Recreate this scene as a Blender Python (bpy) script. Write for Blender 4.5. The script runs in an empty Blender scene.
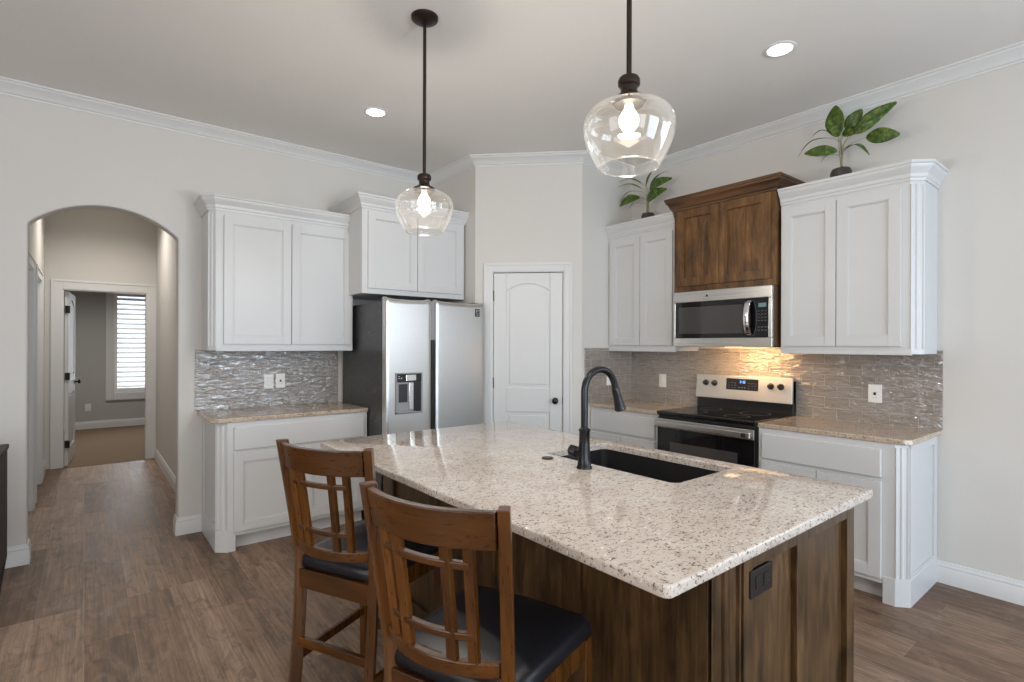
import bpy, math, random
from mathutils import Vector, Matrix

sc = bpy.context.scene
COL = sc.collection
PI = math.pi
rnd = random.Random(7)

# ------------------------------------------------------------------ camera
YAW, ROLL, FPX, CAMH = 0.6777, 0.0032, 531.283, 1.4204
sn, cs = math.sin(YAW), math.cos(YAW)
fw = Vector((sn, cs, 0)); rt = Vector((cs, -sn, 0)); up = Vector((0, 0, 1))
cr, sr = math.cos(ROLL), math.sin(ROLL)
rt2 = rt * cr + up * sr
up2 = up * cr - rt * sr
cam = bpy.data.cameras.new('camera')
cam.sensor_width = 36.0
cam.lens = 36.0 * FPX / 1024
cam.shift_y = (344.564 - 341.0) / 1024
cam.clip_start = 0.05
co = bpy.data.objects.new('camera', cam)
COL.objects.link(co)
M = Matrix.Identity(4)
for i in range(3):
    M[i][0], M[i][1], M[i][2] = rt2[i], up2[i], -fw[i]
M[2][3] = CAMH
co.matrix_world = M
sc.camera = co

# ------------------------------------------------------------------ render look, world, daylight
vs = sc.view_settings
vs.view_transform = 'Standard'
vs.look = 'None'
vs.exposure = 0.05
vs.gamma = 1.0
vs.use_curve_mapping = False
cy = sc.cycles
cy.use_denoising = True
cy.max_bounces = 10
cy.diffuse_bounces = 6
cy.glossy_bounces = 5
cy.transparent_max_bounces = 16
cy.caustics_reflective = False
cy.caustics_refractive = False
cy.sample_clamp_indirect = 6.0

w = bpy.data.worlds.new('sky')
sc.world = w
w.use_nodes = True
bg = w.node_tree.nodes['Background']
bg.inputs[0].default_value = (0.80, 0.90, 1.0, 1)
bg.inputs[1].default_value = 1.6


def area_light(name, loc, direction, sx, sy, watts, color):
    l = bpy.data.lights.new(name, 'AREA')
    l.shape = 'RECTANGLE'
    l.size, l.size_y = sx, sy
    l.energy = watts
    l.color = color
    o = bpy.data.objects.new(name, l)
    COL.objects.link(o)
    o.location = loc
    o.rotation_euler = Vector(direction).to_track_quat('-Z', 'Y').to_euler()
    return o


DAY = (0.64, 0.81, 1.0)
SOFT = (1.0, 0.97, 0.92)
area_light('daylight_front_left', (-0.7, -3.66, 1.6), (0, 1, 0), 2.2, 2.3, 85, SOFT)
area_light('daylight_front_right', (2.2, -3.66, 1.3), (0, 1, 0), 2.2, 2.4, 140, DAY)
area_light('fill_left', (-3.36, 0.2, 1.6), (1, 0, 0), 3.2, 2.0, 62, SOFT)  # unseen source, added to light the room from the left
area_light('daylight_right', (4.18, -1.45, 1.85), (-1, 0, 0), 2.3, 1.2, 28, (0.95, 0.975, 1.0))
area_light('daylight_bedroom', (0.82, 11.40, 1.45), (0, -1, 0), 0.9, 1.7, 22, (0.95, 0.98, 1.0))


# ------------------------------------------------------------------ mesh helpers
class MB:
    def __init__(self):
        self.v = []
        self.f = []

    def add(self, vs_, fs_):
        b = len(self.v)
        self.v += [tuple(p) for p in vs_]
        self.f += [tuple(i + b for i in f) for f in fs_]
        return self

    def box(self, x0, x1, y0, y1, z0, z1):
        p = [(x0, y0, z0), (x1, y0, z0), (x1, y1, z0), (x0, y1, z0),
             (x0, y0, z1), (x1, y0, z1), (x1, y1, z1), (x0, y1, z1)]
        return self.add(p, [(3, 2, 1, 0), (4, 5, 6, 7), (0, 1, 5, 4), (1, 2, 6, 5), (2, 3, 7, 6), (3, 0, 4, 7)])

    def prism(self, poly, a, b, axis='z'):
        # poly: counter-clockwise 2D outline; axis z: (x,y), y: (x,z), x: (y,z)
        def m(p, h):
            if axis == 'z':
                return (p[0], p[1], h)
            if axis == 'y':
                return (p[0], h, p[1])
            return (h, p[0], p[1])
        n = len(poly)
        v = [m(p, a) for p in poly] + [m(p, b) for p in poly]
        f = [tuple(range(n - 1, -1, -1)), tuple(range(n, 2 * n))]
        f += [(i, (i + 1) % n, (i + 1) % n + n, i + n) for i in range(n)]
        return self.add(v, f)

    def lathe(self, prof, c=(0, 0, 0), seg=32, cap=True):
        v = []
        f = []
        n = len(prof)
        for (r, z) in prof:
            for k in range(seg):
                a = 2 * PI * k / seg
                v.append((c[0] + r * math.cos(a), c[1] + r * math.sin(a), c[2] + z))
        for i in range(n - 1):
            for k in range(seg):
                k2 = (k + 1) % seg
                f.append((i * seg + k, i * seg + k2, (i + 1) * seg + k2, (i + 1) * seg + k))
        if cap:
            f.append(tuple(range(seg - 1, -1, -1)))
            f.append(tuple((n - 1) * seg + k for k in range(seg)))
        return self.add(v, f)

    def tube(self, pts, r, seg=12, cap=True):
        pts = [Vector(p) for p in pts]
        n = len(pts)
        rr = r if isinstance(r, (list, tuple)) else [r] * n
        t0 = (pts[1] - pts[0]).normalized()
        a = Vector((0, 0, 1)) if abs(t0.z) < 0.9 else Vector((1, 0, 0))
        u = t0.cross(a).normalized()
        v = []
        f = []
        for i in range(n):
            if i == 0:
                t = t0
            elif i == n - 1:
                t = (pts[i] - pts[i - 1]).normalized()
            else:
                t = ((pts[i + 1] - pts[i]).normalized() + (pts[i] - pts[i - 1]).normalized()).normalized()
            u = (u - t * u.dot(t)).normalized()
            w_ = t.cross(u)
            for k in range(seg):
                q = 2 * PI * k / seg
                v.append(pts[i] + (u * math.cos(q) + w_ * math.sin(q)) * rr[i])
        for i in range(n - 1):
            for k in range(seg):
                k2 = (k + 1) % seg
                f.append((i * seg + k, i * seg + k2, (i + 1) * seg + k2, (i + 1) * seg + k))
        if cap:
            f.append(tuple(range(seg - 1, -1, -1)))
            f.append(tuple((n - 1) * seg + k for k in range(seg)))
        return self.add(v, f)

    def sweep(self, path, prof, z=0.0):
        # plan path (x,y); profile (outward offset, height); offset goes to the right of travel, mitred
        n = len(path)
        P = [Vector(p) for p in path]
        offs = []
        for i in range(n):
            d1 = (P[i] - P[i - 1]).normalized() if i > 0 else None
            d2 = (P[i + 1] - P[i]).normalized() if i < n - 1 else None
            n1 = Vector((d1.y, -d1.x)) if d1 else None
            n2 = Vector((d2.y, -d2.x)) if d2 else None
            if n1 is None:
                o = n2
            elif n2 is None:
                o = n1
            else:
                m = (n1 + n2).normalized()
                o = m / max(0.2, m.dot(n1))
            offs.append(o)
        k = len(prof)
        v = []
        f = []
        for i in range(n):
            for (o, h) in prof:
                v.append((P[i].x + offs[i].x * o, P[i].y + offs[i].y * o, z + h))
        for i in range(n - 1):
            for j in range(k):
                j2 = (j + 1) % k
                f.append((i * k + j, i * k + j2, (i + 1) * k + j2, (i + 1) * k + j))
        f.append(tuple(range(k)))
        f.append(tuple((n - 1) * k + j for j in range(k - 1, -1, -1)))
        return self.add(v, f)

    def loft(self, rings, cap=True):
        # rings: lists of equally many 3D points
        k = len(rings[0])
        v = [p for r in rings for p in r]
        f = []
        for i in range(len(rings) - 1):
            for j in range(k):
                j2 = (j + 1) % k
                f.append((i * k + j, i * k + j2, (i + 1) * k + j2, (i + 1) * k + j))
        if cap:
            f.append(tuple(range(k - 1, -1, -1)))
            f.append(tuple((len(rings) - 1) * k + j for j in range(k)))
        return self.add(v, f)

    def build(self, name, mat, parent=None, loc=None, rot=None, bevel=0.0, seg=2, smooth=0, recalc=True):
        me = bpy.data.meshes.new(name)
        me.from_pydata(self.v, [], self.f)
        if recalc:
            import bmesh
            bm = bmesh.new()
            bm.from_mesh(me)
            bmesh.ops.recalc_face_normals(bm, faces=bm.faces)
            bm.to_mesh(me)
            bm.free()
        me.materials.append(mat)
        if smooth:
            for p in me.polygons:
                p.use_smooth = True
            me.set_sharp_from_angle(angle=math.radians(smooth))
        o = bpy.data.objects.new(name, me)
        COL.objects.link(o)
        if parent:
            o.parent = parent
        if loc:
            o.location = loc
        if rot:
            o.rotation_euler = rot
        if bevel:
            b = o.modifiers.new('bevel', 'BEVEL')
            b.width = bevel
            b.segments = seg
            b.limit_method = 'ANGLE'
            b.angle_limit = math.radians(40)
        return o


def thing(name, label, cat, loc=(0, 0, 0), rz=0.0, group=None):
    o = bpy.data.objects.new(name, None)
    o.empty_display_size = 0.1
    COL.objects.link(o)
    o.location = loc
    o.rotation_euler = (0, 0, rz)
    return tag(o, label, cat, group)


def tag(o, label, cat, group=None):
    o['label'] = label
    o['category'] = cat
    if group:
        o['group'] = group
    return o


def struct(o):
    o['kind'] = 'structure'
    return o


# ------------------------------------------------------------------ materials
class NT:
    def __init__(self, name):
        self.m = bpy.data.materials.new(name)
        self.m.use_nodes = True
        self.t = self.m.node_tree
        self.b = self.t.nodes['Principled BSDF']
        self.out = self.t.nodes['Material Output']

    def n(self, typ, **kw):
        x = self.t.nodes.new(typ)
        for k, v in kw.items():
            if k.startswith('i_'):
                key = k[2:]
                x.inputs[int(key) if key.isdigit() else key.replace('_', ' ')].default_value = v
            else:
                setattr(x, k, v)
        return x

    def l(self, a, b):
        self.t.links.new(a, b)

    def coords(self, scale=(1, 1, 1), rot=(0, 0, 0), loc=(0, 0, 0)):
        tc = self.n('ShaderNodeTexCoord')
        mp = self.n('ShaderNodeMapping')
        mp.inputs['Scale'].default_value = scale
        mp.inputs['Rotation'].default_value = rot
        mp.inputs['Location'].default_value = loc
        self.l(tc.outputs['Object'], mp.inputs['Vector'])
        return mp.outputs['Vector']

    def noise(self, vec, scale, detail=3.0, rough=0.5, dist=0.0):
        x = self.n('ShaderNodeTexNoise')
        x.inputs['Scale'].default_value = scale
        x.inputs['Detail'].default_value = detail
        x.inputs['Roughness'].default_value = rough
        x.inputs['Distortion'].default_value = dist
        self.l(vec, x.inputs['Vector'])
        return x.outputs['Fac']

    def ramp(self, fac, stops, interp='LINEAR'):
        x = self.n('ShaderNodeValToRGB')
        r = x.color_ramp
        r.interpolation = interp
        while len(r.elements) < len(stops):
            r.elements.new(0.5)
        for e, (p, c) in zip(r.elements, stops):
            e.position = p
            e.color = (c[0], c[1], c[2], 1) if isinstance(c, (tuple, list)) else (c, c, c, 1)
        self.l(fac, x.inputs['Fac'])
        return x.outputs['Color']

    def mix(self, fac, a, b, mode='MIX'):
        x = self.n('ShaderNodeMix', data_type='RGBA', blend_type=mode)
        for idx, val in ((0, fac), (6, a), (7, b)):
            sock = x.inputs[idx]
            if isinstance(val, (int, float)):
                sock.default_value = val if idx == 0 else (val, val, val, 1)
            elif isinstance(val, (tuple, list)):
                sock.default_value = (val[0], val[1], val[2], 1)
            else:
                self.l(val, sock)
        return x.outputs[2]

    def bump(self, height, strength=0.2, dist=0.01):
        x = self.n('ShaderNodeBump')
        x.inputs['Strength'].default_value = strength
        x.inputs['Distance'].default_value = dist
        self.l(height, x.inputs['Height'])
        self.l(x.outputs['Normal'], self.b.inputs['Normal'])

    def set(self, color=None, rough=None, metal=None, spec=None, emit=None, estr=None, coat=None, trans=None):
        b = self.b.inputs
        if color is not None:
            if isinstance(color, (tuple, list)):
                b['Base Color'].default_value = (color[0], color[1], color[2], 1)
            else:
                self.l(color, b['Base Color'])
        if rough is not None:
            if isinstance(rough, (int, float)):
                b['Roughness'].default_value = rough
            else:
                self.l(rough, b['Roughness'])
        if metal is not None:
            b['Metallic'].default_value = metal
        if spec is not None:
            b['Specular IOR Level'].default_value = spec
        if emit is not None:
            b['Emission Color'].default_value = (emit[0], emit[1], emit[2], 1)
            b['Emission Strength'].default_value = estr
        if coat is not None:
            b['Coat Weight'].default_value = coat
            b['Coat Roughness'].default_value = 0.08
        if trans is not None:
            b['Transmission Weight'].default_value = trans
        return self.m


def paint(name, color, rough=0.45, bump=0.0, bscale=120, spec=0.4):
    t = NT(name)
    v = t.coords()
    c = t.noise(v, 3.0, 2)
    col = t.mix(t.ramp(c, [(0.3, 0.0), (0.7, 1.0)]), tuple(x * 0.985 for x in color), color)
    t.set(col, rough, spec=spec)
    if bump:
        t.bump(t.noise(v, bscale, 2), bump, 0.004)
    return t.m


def plain(name, color, rough=0.4, metal=0.0, spec=0.5, coat=None, emit=None, estr=0.0):
    t = NT(name)
    v = t.coords()
    r = t.ramp(t.noise(v, 40, 2), [(0.3, max(0.02, rough * 0.9)), (0.7, min(1, rough * 1.1))])
    t.set(color, r, metal, spec, coat=coat)
    if emit:
        t.set(emit=emit, estr=estr)
    return t.m


def wood(name, dark, mid, light, axis='z', rough=0.38, scale=1.0, knots=True, coat=None, bump=0.05):
    t = NT(name)
    k = {'x': (0.9, 9, 9), 'y': (9, 0.9, 9), 'z': (9, 9, 0.9)}[axis]
    v = t.coords(tuple(a * scale for a in k))
    g = t.noise(v, 1.6, 8, 0.68, 1.1)
    base = t.ramp(g, [(0.25, dark), (0.5, mid), (0.78, light)])
    k2 = {'x': (2, 60, 60), 'y': (60, 2, 60), 'z': (60, 60, 2)}[axis]
    v2 = t.coords(tuple(a * scale for a in k2))
    fine = t.noise(v2, 2.0, 3)
    col = t.mix(0.55, base, t.ramp(fine, [(0.3, 0.55), (0.7, 1.15)]), 'MULTIPLY')
    # broad blotches where the stain took unevenly
    k3 = {'x': (0.6, 1.6, 1.6), 'y': (1.6, 0.6, 1.6), 'z': (1.6, 1.6, 0.6)}[axis]
    v3 = t.coords(tuple(a * scale for a in k3), loc=(3.1, 1.7, 0.4))
    bl = t.noise(v3, 3.2, 3, 0.6, 0.8)
    col = t.mix(0.85, col, t.ramp(bl, [(0.3, 0.34), (0.5, 0.95), (0.72, 1.4)]), 'MULTIPLY')
    if knots:
        k4 = {'x': (1.3, 3.4, 3.4), 'y': (3.4, 1.3, 3.4), 'z': (3.4, 3.4, 1.3)}[axis]
        vo = t.n('ShaderNodeTexVoronoi')
        vo.inputs['Scale'].default_value = 1.9
        t.l(t.coords(tuple(a * scale for a in k4), loc=(0.37, 0.21, 0.6)), vo.inputs['Vector'])
        kn = t.ramp(vo.outputs['Distance'], [(0.0, 1.0), (0.10, 0.9), (0.24, 0.0)])
        kq = t.n('ShaderNodeMath', operation='MULTIPLY')
        t.l(kn, kq.inputs[0])
        kq.inputs[1].default_value = 0.7
        col = t.mix(kq.outputs[0], col, tuple(d * 0.5 for d in dark))
    t.set(col, t.ramp(fine, [(0.3, rough * 0.85), (0.7, rough * 1.2)]), coat=coat)
    t.bump(fine, bump, 0.002)
    return t.m


def steel(name, axis='x', color=(0.60, 0.59, 0.57), rough=0.24, wave=0.0):
    t = NT(name)
    k = {'x': (1.5, 1.5, 320), 'z': (320, 320, 1.5), 'y': (320, 1.5, 320)}[axis]
    n = t.noise(t.coords(k), 1.0, 3)
    t.set(t.mix(n, tuple(c * 0.96 for c in color), tuple(min(1, c * 1.06) for c in color)),
          t.ramp(n, [(0.3, rough * (0.95 if wave else 0.8)), (0.7, rough * (1.05 if wave else 1.25))]), metal=1.0)
    h = n
    if wave:
        # sheet metal is never quite flat: broad horizontal ripples
        wv = t.noise(t.coords((0.5, 0.5, 3.4)), 1.0, 2)
        x = t.n('ShaderNodeMath', operation='MULTIPLY')
        t.l(wv, x.inputs[0])
        x.inputs[1].default_value = wave
        h = x.outputs[0]
    t.bump(h, 0.10 if wave else 0.03, 0.004)
    return t.m


def granite(name, base_a, base_b, tan, dark):
    t = NT(name)
    v = t.coords()
    vs2 = t.coords((1, 1.7, 1.3), rot=(0, 0, 0.35))
    big = t.ramp(t.noise(v, 7, 4, 0.6), [(0.35, 0.0), (0.65, 1.0)])
    col = t.mix(big, base_a, base_b)
    m1 = t.ramp(t.noise(vs2, 26, 4, 0.65), [(0.55, 0.0), (0.66, 0.75)])
    col = t.mix(m1, col, tan)
    m2 = t.ramp(t.noise(vs2, 66, 3, 0.62), [(0.60, 0.0), (0.66, 0.85)])
    col = t.mix(m2, col, dark)
    m3 = t.ramp(t.noise(v, 125, 2, 0.5), [(0.615, 0.0), (0.68, 0.85)])
    col = t.mix(m3, col, tuple(d * 0.7 for d in dark))
    m4 = t.ramp(t.noise(v, 75, 2, 0.5), [(0.66, 0.0), (0.72, 0.7)])
    col = t.mix(m4, col, (0.80, 0.77, 0.73))
    t.set(col, 0.055, spec=0.6)
    t.bump(t.noise(v, 9, 2), 0.006, 0.004)
    return t.m


def tile(name, c1, c2, grout):
    t = NT(name)
    tc = t.n('ShaderNodeTexCoord')
    sx = t.n('ShaderNodeSeparateXYZ')
    cx = t.n('ShaderNodeCombineXYZ')
    t.l(tc.outputs['Object'], sx.inputs[0])
    t.l(sx.outputs['X'], cx.inputs['X'])
    t.l(sx.outputs['Z'], cx.inputs['Y'])
    br = t.n('ShaderNodeTexBrick')
    br.offset = 0.5
    br.inputs['Scale'].default_value = 1.0
    br.inputs['Brick Width'].default_value = 0.1525
    br.inputs['Row Height'].default_value = 0.0762
    br.inputs['Mortar Size'].default_value = 0.0022
    br.inputs['Mortar Smooth'].default_value = 0.2
    br.inputs['Bias'].default_value = 0.0
    br.inputs['Color1'].default_value = (*c1, 1)
    br.inputs['Color2'].default_value = (*c2, 1)
    br.inputs['Mortar'].default_value = (*grout, 1)
    t.l(cx.outputs[0], br.inputs['Vector'])
    v = t.coords((14, 14, 42))
    wave = t.noise(v, 1.0, 3, 0.55, 0.9)
    col = t.mix(0.5, br.outputs['Color'], t.ramp(wave, [(0.35, 0.82), (0.65, 1.1)]), 'MULTIPLY')
    t.set(col, t.ramp(br.outputs['Fac'], [(0.0, 0.06), (1.0, 0.6)]), spec=1.0, coat=1.0)
    t.b.inputs['IOR'].default_value = 1.6
    t.b.inputs['Coat IOR'].default_value = 1.6
    t.b.inputs['Coat Roughness'].default_value = 0.05
    # hand-made wavy glaze plus the sunken joints
    x = t.n('ShaderNodeMath', operation='SUBTRACT')
    t.l(wave, x.inputs[0])
    t.l(br.outputs['Fac'], x.inputs[1])
    t.bump(x.outputs[0], 1.0, 0.013)
    t.l(t.b.inputs['Normal'].links[0].from_socket, t.b.inputs['Coat Normal'])
    return t.m


def floor_wood():
    t = NT('wood_plank_floor')
    tc = t.n('ShaderNodeTexCoord')
    sx = t.n('ShaderNodeSeparateXYZ')
    cx = t.n('ShaderNodeCombineXYZ')
    t.l(tc.outputs['Object'], sx.inputs[0])
    t.l(sx.outputs['Y'], cx.inputs['X'])
    t.l(sx.outputs['X'], cx.inputs['Y'])

    def bricks(c1, c2, mortar, size):
        br = t.n('ShaderNodeTexBrick')
        br.offset = 0.37
        br.offset_frequency = 3
        br.inputs['Scale'].default_value = 1.0
        br.inputs['Brick Width'].default_value = 1.22
        br.inputs['Row Height'].default_value = 0.1945
        br.inputs['Mortar Size'].default_value = size
        br.inputs['Mortar Smooth'].default_value = 0.1
        br.inputs['Color1'].default_value = (*c1, 1)
        br.inputs['Color2'].default_value = (*c2, 1)
        br.inputs['Mortar'].default_value = (*mortar, 1)
        t.l(cx.outputs[0], br.inputs['Vector'])
        return br
    br = bricks((0.135, 0.076, 0.045), (0.310, 0.208, 0.142), (0.30, 0.22, 0.16), 0.0011)
    # a random number per plank moves the grain so that no two boards match
    rb = bricks((0, 0, 0), (1, 1, 1), (0.5, 0.5, 0.5), 0.0)
    ad = t.n('ShaderNodeVectorMath', operation='MULTIPLY_ADD')
    t.l(rb.outputs['Color'], ad.inputs[0])
    ad.inputs[1].default_value = (3.7, 9.1, 5.3)
    t.l(tc.outputs['Object'], ad.inputs[2])

    def stretched(sc_, scale, det, ro=0.6, di=0.5):
        m = t.n('ShaderNodeMapping')
        m.inputs['Scale'].default_value = sc_
        t.l(ad.outputs[0], m.inputs['Vector'])
        return t.noise(m.outputs[0], scale, det, ro, di)
    g = stretched((14, 1.1, 1), 1.6, 6)
    col = t.mix(0.8, br.outputs['Color'], t.ramp(g, [(0.28, 0.45), (0.5, 1.0), (0.74, 1.55)]), 'MULTIPLY')
    bl = stretched((6, 2.6, 1), 1.5, 5, 0.68, 1.5)
    col = t.mix(t.ramp(bl, [(0.48, 0.0), (0.72, 0.65)]), col, (0.29, 0.205, 0.15))
    dk = stretched((7, 3.2, 1), 1.9, 5, 0.7, 1.0)
    col = t.mix(t.ramp(dk, [(0.50, 0.0), (0.72, 0.7)]), col, (0.072, 0.046, 0.032))
    fine = stretched((75, 2.2, 1), 1.0, 4, 0.65, 0.3)
    col = t.mix(0.75, col, t.ramp(fine, [(0.3, 0.55), (0.5, 1.0), (0.7, 1.4)]), 'MULTIPLY')
    t.set(col, t.ramp(g, [(0.3, 0.40), (0.7, 0.54)]), spec=0.4)
    x = t.n('ShaderNodeMath', operation='SUBTRACT')
    t.l(fine, x.inputs[0])
    t.l(br.outputs['Fac'], x.inputs[1])
    t.bump(x.outputs[0], 0.10, 0.003)
    return t.m


def thin_glass(name, tint=(0.97, 0.98, 0.98), lo=0.05, hi=0.75, power=2.2, rough=0.02, haze=0.0):
    t = NT(name)
    t.t.nodes.remove(t.b)
    tr = t.n('ShaderNodeBsdfTransparent')
    tr.inputs[0].default_value = (*tint, 1)
    gl = t.n('ShaderNodeBsdfGlossy')
    gl.inputs['Color'].default_value = (1, 1, 1, 1)
    gl.inputs['Roughness'].default_value = rough
    lw = t.n('ShaderNodeLayerWeight')
    lw.inputs['Blend'].default_value = 0.5
    p = t.n('ShaderNodeMath', operation='POWER')
    t.l(lw.outputs['Facing'], p.inputs[0])
    p.inputs[1].default_value = power
    m = t.n('ShaderNodeMapRange')
    t.l(p.outputs[0], m.inputs['Value'])
    m.inputs['To Min'].default_value = lo
    m.inputs['To Max'].default_value = hi
    mx = t.n('ShaderNodeMixShader')
    t.l(m.outputs[0], mx.inputs[0])
    t.l(tr.outputs[0], mx.inputs[1])
    t.l(gl.outputs[0], mx.inputs[2])
    last = mx.outputs[0]
    if haze:
        # the little light that seeds and bubbles in the glass scatter
        df = t.n('ShaderNodeBsdfTranslucent')
        df.inputs[0].default_value = (0.95, 0.92, 0.86, 1)
        m2 = t.n('ShaderNodeMixShader')
        m2.inputs[0].default_value = haze
        t.l(last, m2.inputs[1])
        t.l(df.outputs[0], m2.inputs[2])
        last = m2.outputs[0]
    t.l(last, t.out.inputs['Surface'])
    return t.m


def leaf_mat():
    t = NT('leaf_green')
    v = t.coords()
    n = t.noise(v, 45, 3, 0.6)
    col = t.ramp(n, [(0.35, (0.016, 0.045, 0.006)), (0.52, (0.055, 0.110, 0.010)), (0.72, (0.19, 0.25, 0.018))])
    t.set(col, 0.38)
    return t.m


WALL = paint('wall_paint', (0.650, 0.625, 0.588), 0.6, 0.10, 150, 0.3)
CEIL = paint('ceiling_paint', (0.78, 0.762, 0.735), 0.75, 0.22, 90, 0.2)
TRIM = paint('trim_white', (0.70, 0.697, 0.69), 0.4)
CAB = paint('cabinet_white', (0.635, 0.635, 0.633), 0.36)
BEDWALL = paint('bedroom_paint', (0.46, 0.455, 0.445), 0.6, 0.1, 150)
FLOOR = floor_wood()
CARPET = paint('carpet', (0.215, 0.155, 0.108), 0.95, 0.9, 260, 0.1)
GRAN = granite('granite_pale', (0.57, 0.51, 0.455), (0.50, 0.43, 0.375), (0.32, 0.262, 0.22), (0.075, 0.062, 0.060))
GRANW = granite('granite_warm_lit', (0.60, 0.49, 0.38), (0.51, 0.40, 0.30), (0.34, 0.25, 0.18), (0.075, 0.055, 0.045))  # same granite as the island, warm reflected light mixed into its colour
TILE = tile('wavy_subway_tile', (0.265, 0.235, 0.205), (0.305, 0.27, 0.24), (0.44, 0.41, 0.375))
ISL = wood('island_stain', (0.020, 0.009, 0.003), (0.070, 0.036, 0.012), (0.165, 0.092, 0.035), 'z', 0.36, 1.7)
ALDER = wood('alder_stain', (0.045, 0.018, 0.005), (0.150, 0.068, 0.020), (0.285, 0.145, 0.050), 'z', 0.36, 1.6)
ALDERX = wood('alder_stain_horizontal', (0.060, 0.026, 0.010), (0.115, 0.052, 0.020), (0.19, 0.09, 0.036), 'x', 0.36, knots=False)
STOOLW = wood('stool_wood', (0.045, 0.013, 0.0015), (0.086, 0.028, 0.003), (0.135, 0.050, 0.007), 'z', 0.30, 0.8, False, coat=0.15, bump=0.01)
STOOLX = wood('stool_wood_cross', (0.045, 0.013, 0.0015), (0.086, 0.028, 0.003), (0.135, 0.050, 0.007), 'y', 0.30, 0.8, False, coat=0.15, bump=0.01)
DARKW = wood('dark_walnut', (0.012, 0.006, 0.005), (0.024, 0.012, 0.010), (0.042, 0.022, 0.018), 'z', 0.65, 1.0, False)
LEATHER = NT('black_leather')
LEATHER.set((0.009, 0.009, 0.012), 0.36, spec=0.4)
LEATHER.bump(LEATHER.noise(LEATHER.coords(), 260, 2), 0.10, 0.002)
LEATHER = LEATHER.m
STEEL = steel('brushed_steel', 'x', (0.64, 0.63, 0.615), 0.30)
STEELF = steel('brushed_steel_fridge', 'x', (0.64, 0.63, 0.61), 0.33, wave=5.0)
STEELP = steel('satin_steel', 'x', (0.66, 0.63, 0.59), 0.48)
STEELV = steel('polished_steel', 'z', (0.72, 0.72, 0.71), 0.16)
CASE = plain('fridge_case_grey', (0.055, 0.055, 0.058), 0.30, 0.25)
DARKM = plain('dark_metal', (0.05, 0.05, 0.052), 0.4, 0.6)
BLKGL = plain('black_glass', (0.006, 0.006, 0.007), 0.05, 0, 0.6)
WINGL = plain('oven_window_glass', (0.060, 0.056, 0.053), 0.07, 0, 0.6)
BLK = plain('black_plastic', (0.010, 0.010, 0.011), 0.32)
SINKM = plain('black_composite', (0.008, 0.008, 0.009), 0.55, 0, 0.3)
GREYP = plain('grey_plastic', (0.30, 0.30, 0.31), 0.4)
BRONZE = plain('dark_bronze', (0.040, 0.028, 0.022), 0.36, 0.75)
FAUC = plain('gunmetal_black', (0.020, 0.020, 0.022), 0.24, 0.6)
KNOBB = plain('black_bronze', (0.012, 0.010, 0.010), 0.32, 0.5)
PLATE = plain('white_plate', (0.82, 0.81, 0.79), 0.35)
BRNPL = plain('brown_plate', (0.011, 0.007, 0.006), 0.5, 0, 0.3)
GLASS = thin_glass('clear_seeded_glass', (0.97, 0.955, 0.93), 0.05, 0.85, 1.7, 0.04, 0.007)
PANE = thin_glass('window_pane', (0.98, 0.99, 1.0), 0.03, 0.5, 3.0, 0.0)
BULB = plain('lit_bulb', (1, 0.93, 0.8), 0.4, emit=(1.0, 0.90, 0.74), estr=11.0)
LENS = plain('lit_lens', (1, 0.98, 0.94), 0.5, emit=(1.0, 0.97, 0.90), estr=5.0)
DISPB = plain('blue_display', (0.02, 0.05, 0.12), 0.3, emit=(0.15, 0.35, 1.0), estr=3.0)
DISPG = plain('green_display', (0.02, 0.05, 0.05), 0.3, emit=(0.25, 0.42, 0.42), estr=0.35)
MARK = plain('pale_marking', (0.30, 0.31, 0.33), 0.4)
DIM = plain('dim_marking', (0.075, 0.078, 0.085), 0.4)
LEAF = leaf_mat()
STEM = plain('stem_pale', (0.30, 0.27, 0.16), 0.6)
POT = plain('stoneware_dark', (0.050, 0.040, 0.042), 0.35)
PEBBLE = plain('pebbles', (0.17, 0.11, 0.10), 0.6)
LOUV = paint('shutter_white', (0.82, 0.82, 0.81), 0.4)

# ------------------------------------------------------------------ room shell
ZC = 3.063           # ceiling
HYE_ = 7.90
YB, XR = 4.615, 4.017  # back wall and right wall planes
WT = 0.12
P1, P2 = Vector((2.68, 3.85)), Vector((3.34, 3.19))   # ends of the diagonal pantry wall
DD = (P2 - P1).normalized()
DN = Vector((-DD.y, DD.x))                        # into the pantry
DLEN = (P2 - P1).length

struct(MB().box(-3.4, XR + WT, -3.62, YB + WT, -0.05, 0).add([], []).box(-0.5, 0.85, YB + WT, 7.86, -0.05, 0).build('floor', FLOOR))
struct(MB().box(-1.6, 2.2, 7.86, 11.35, -0.05, 0.004).build('floor_carpet', CARPET))
struct(MB().box(-3.4, XR + WT, -3.62, YB + WT, ZC, ZC + 0.06).build('ceiling', CEIL))
struct(MB().box(-0.5, 0.85, YB + WT, 7.9, ZC, ZC + 0.06).build('ceiling_hall', CEIL))
struct(MB().box(-1.6, 2.2, HYE_ + 0.11, 11.4, 2.75, 2.81).build('ceiling_bedroom', CEIL))

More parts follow.
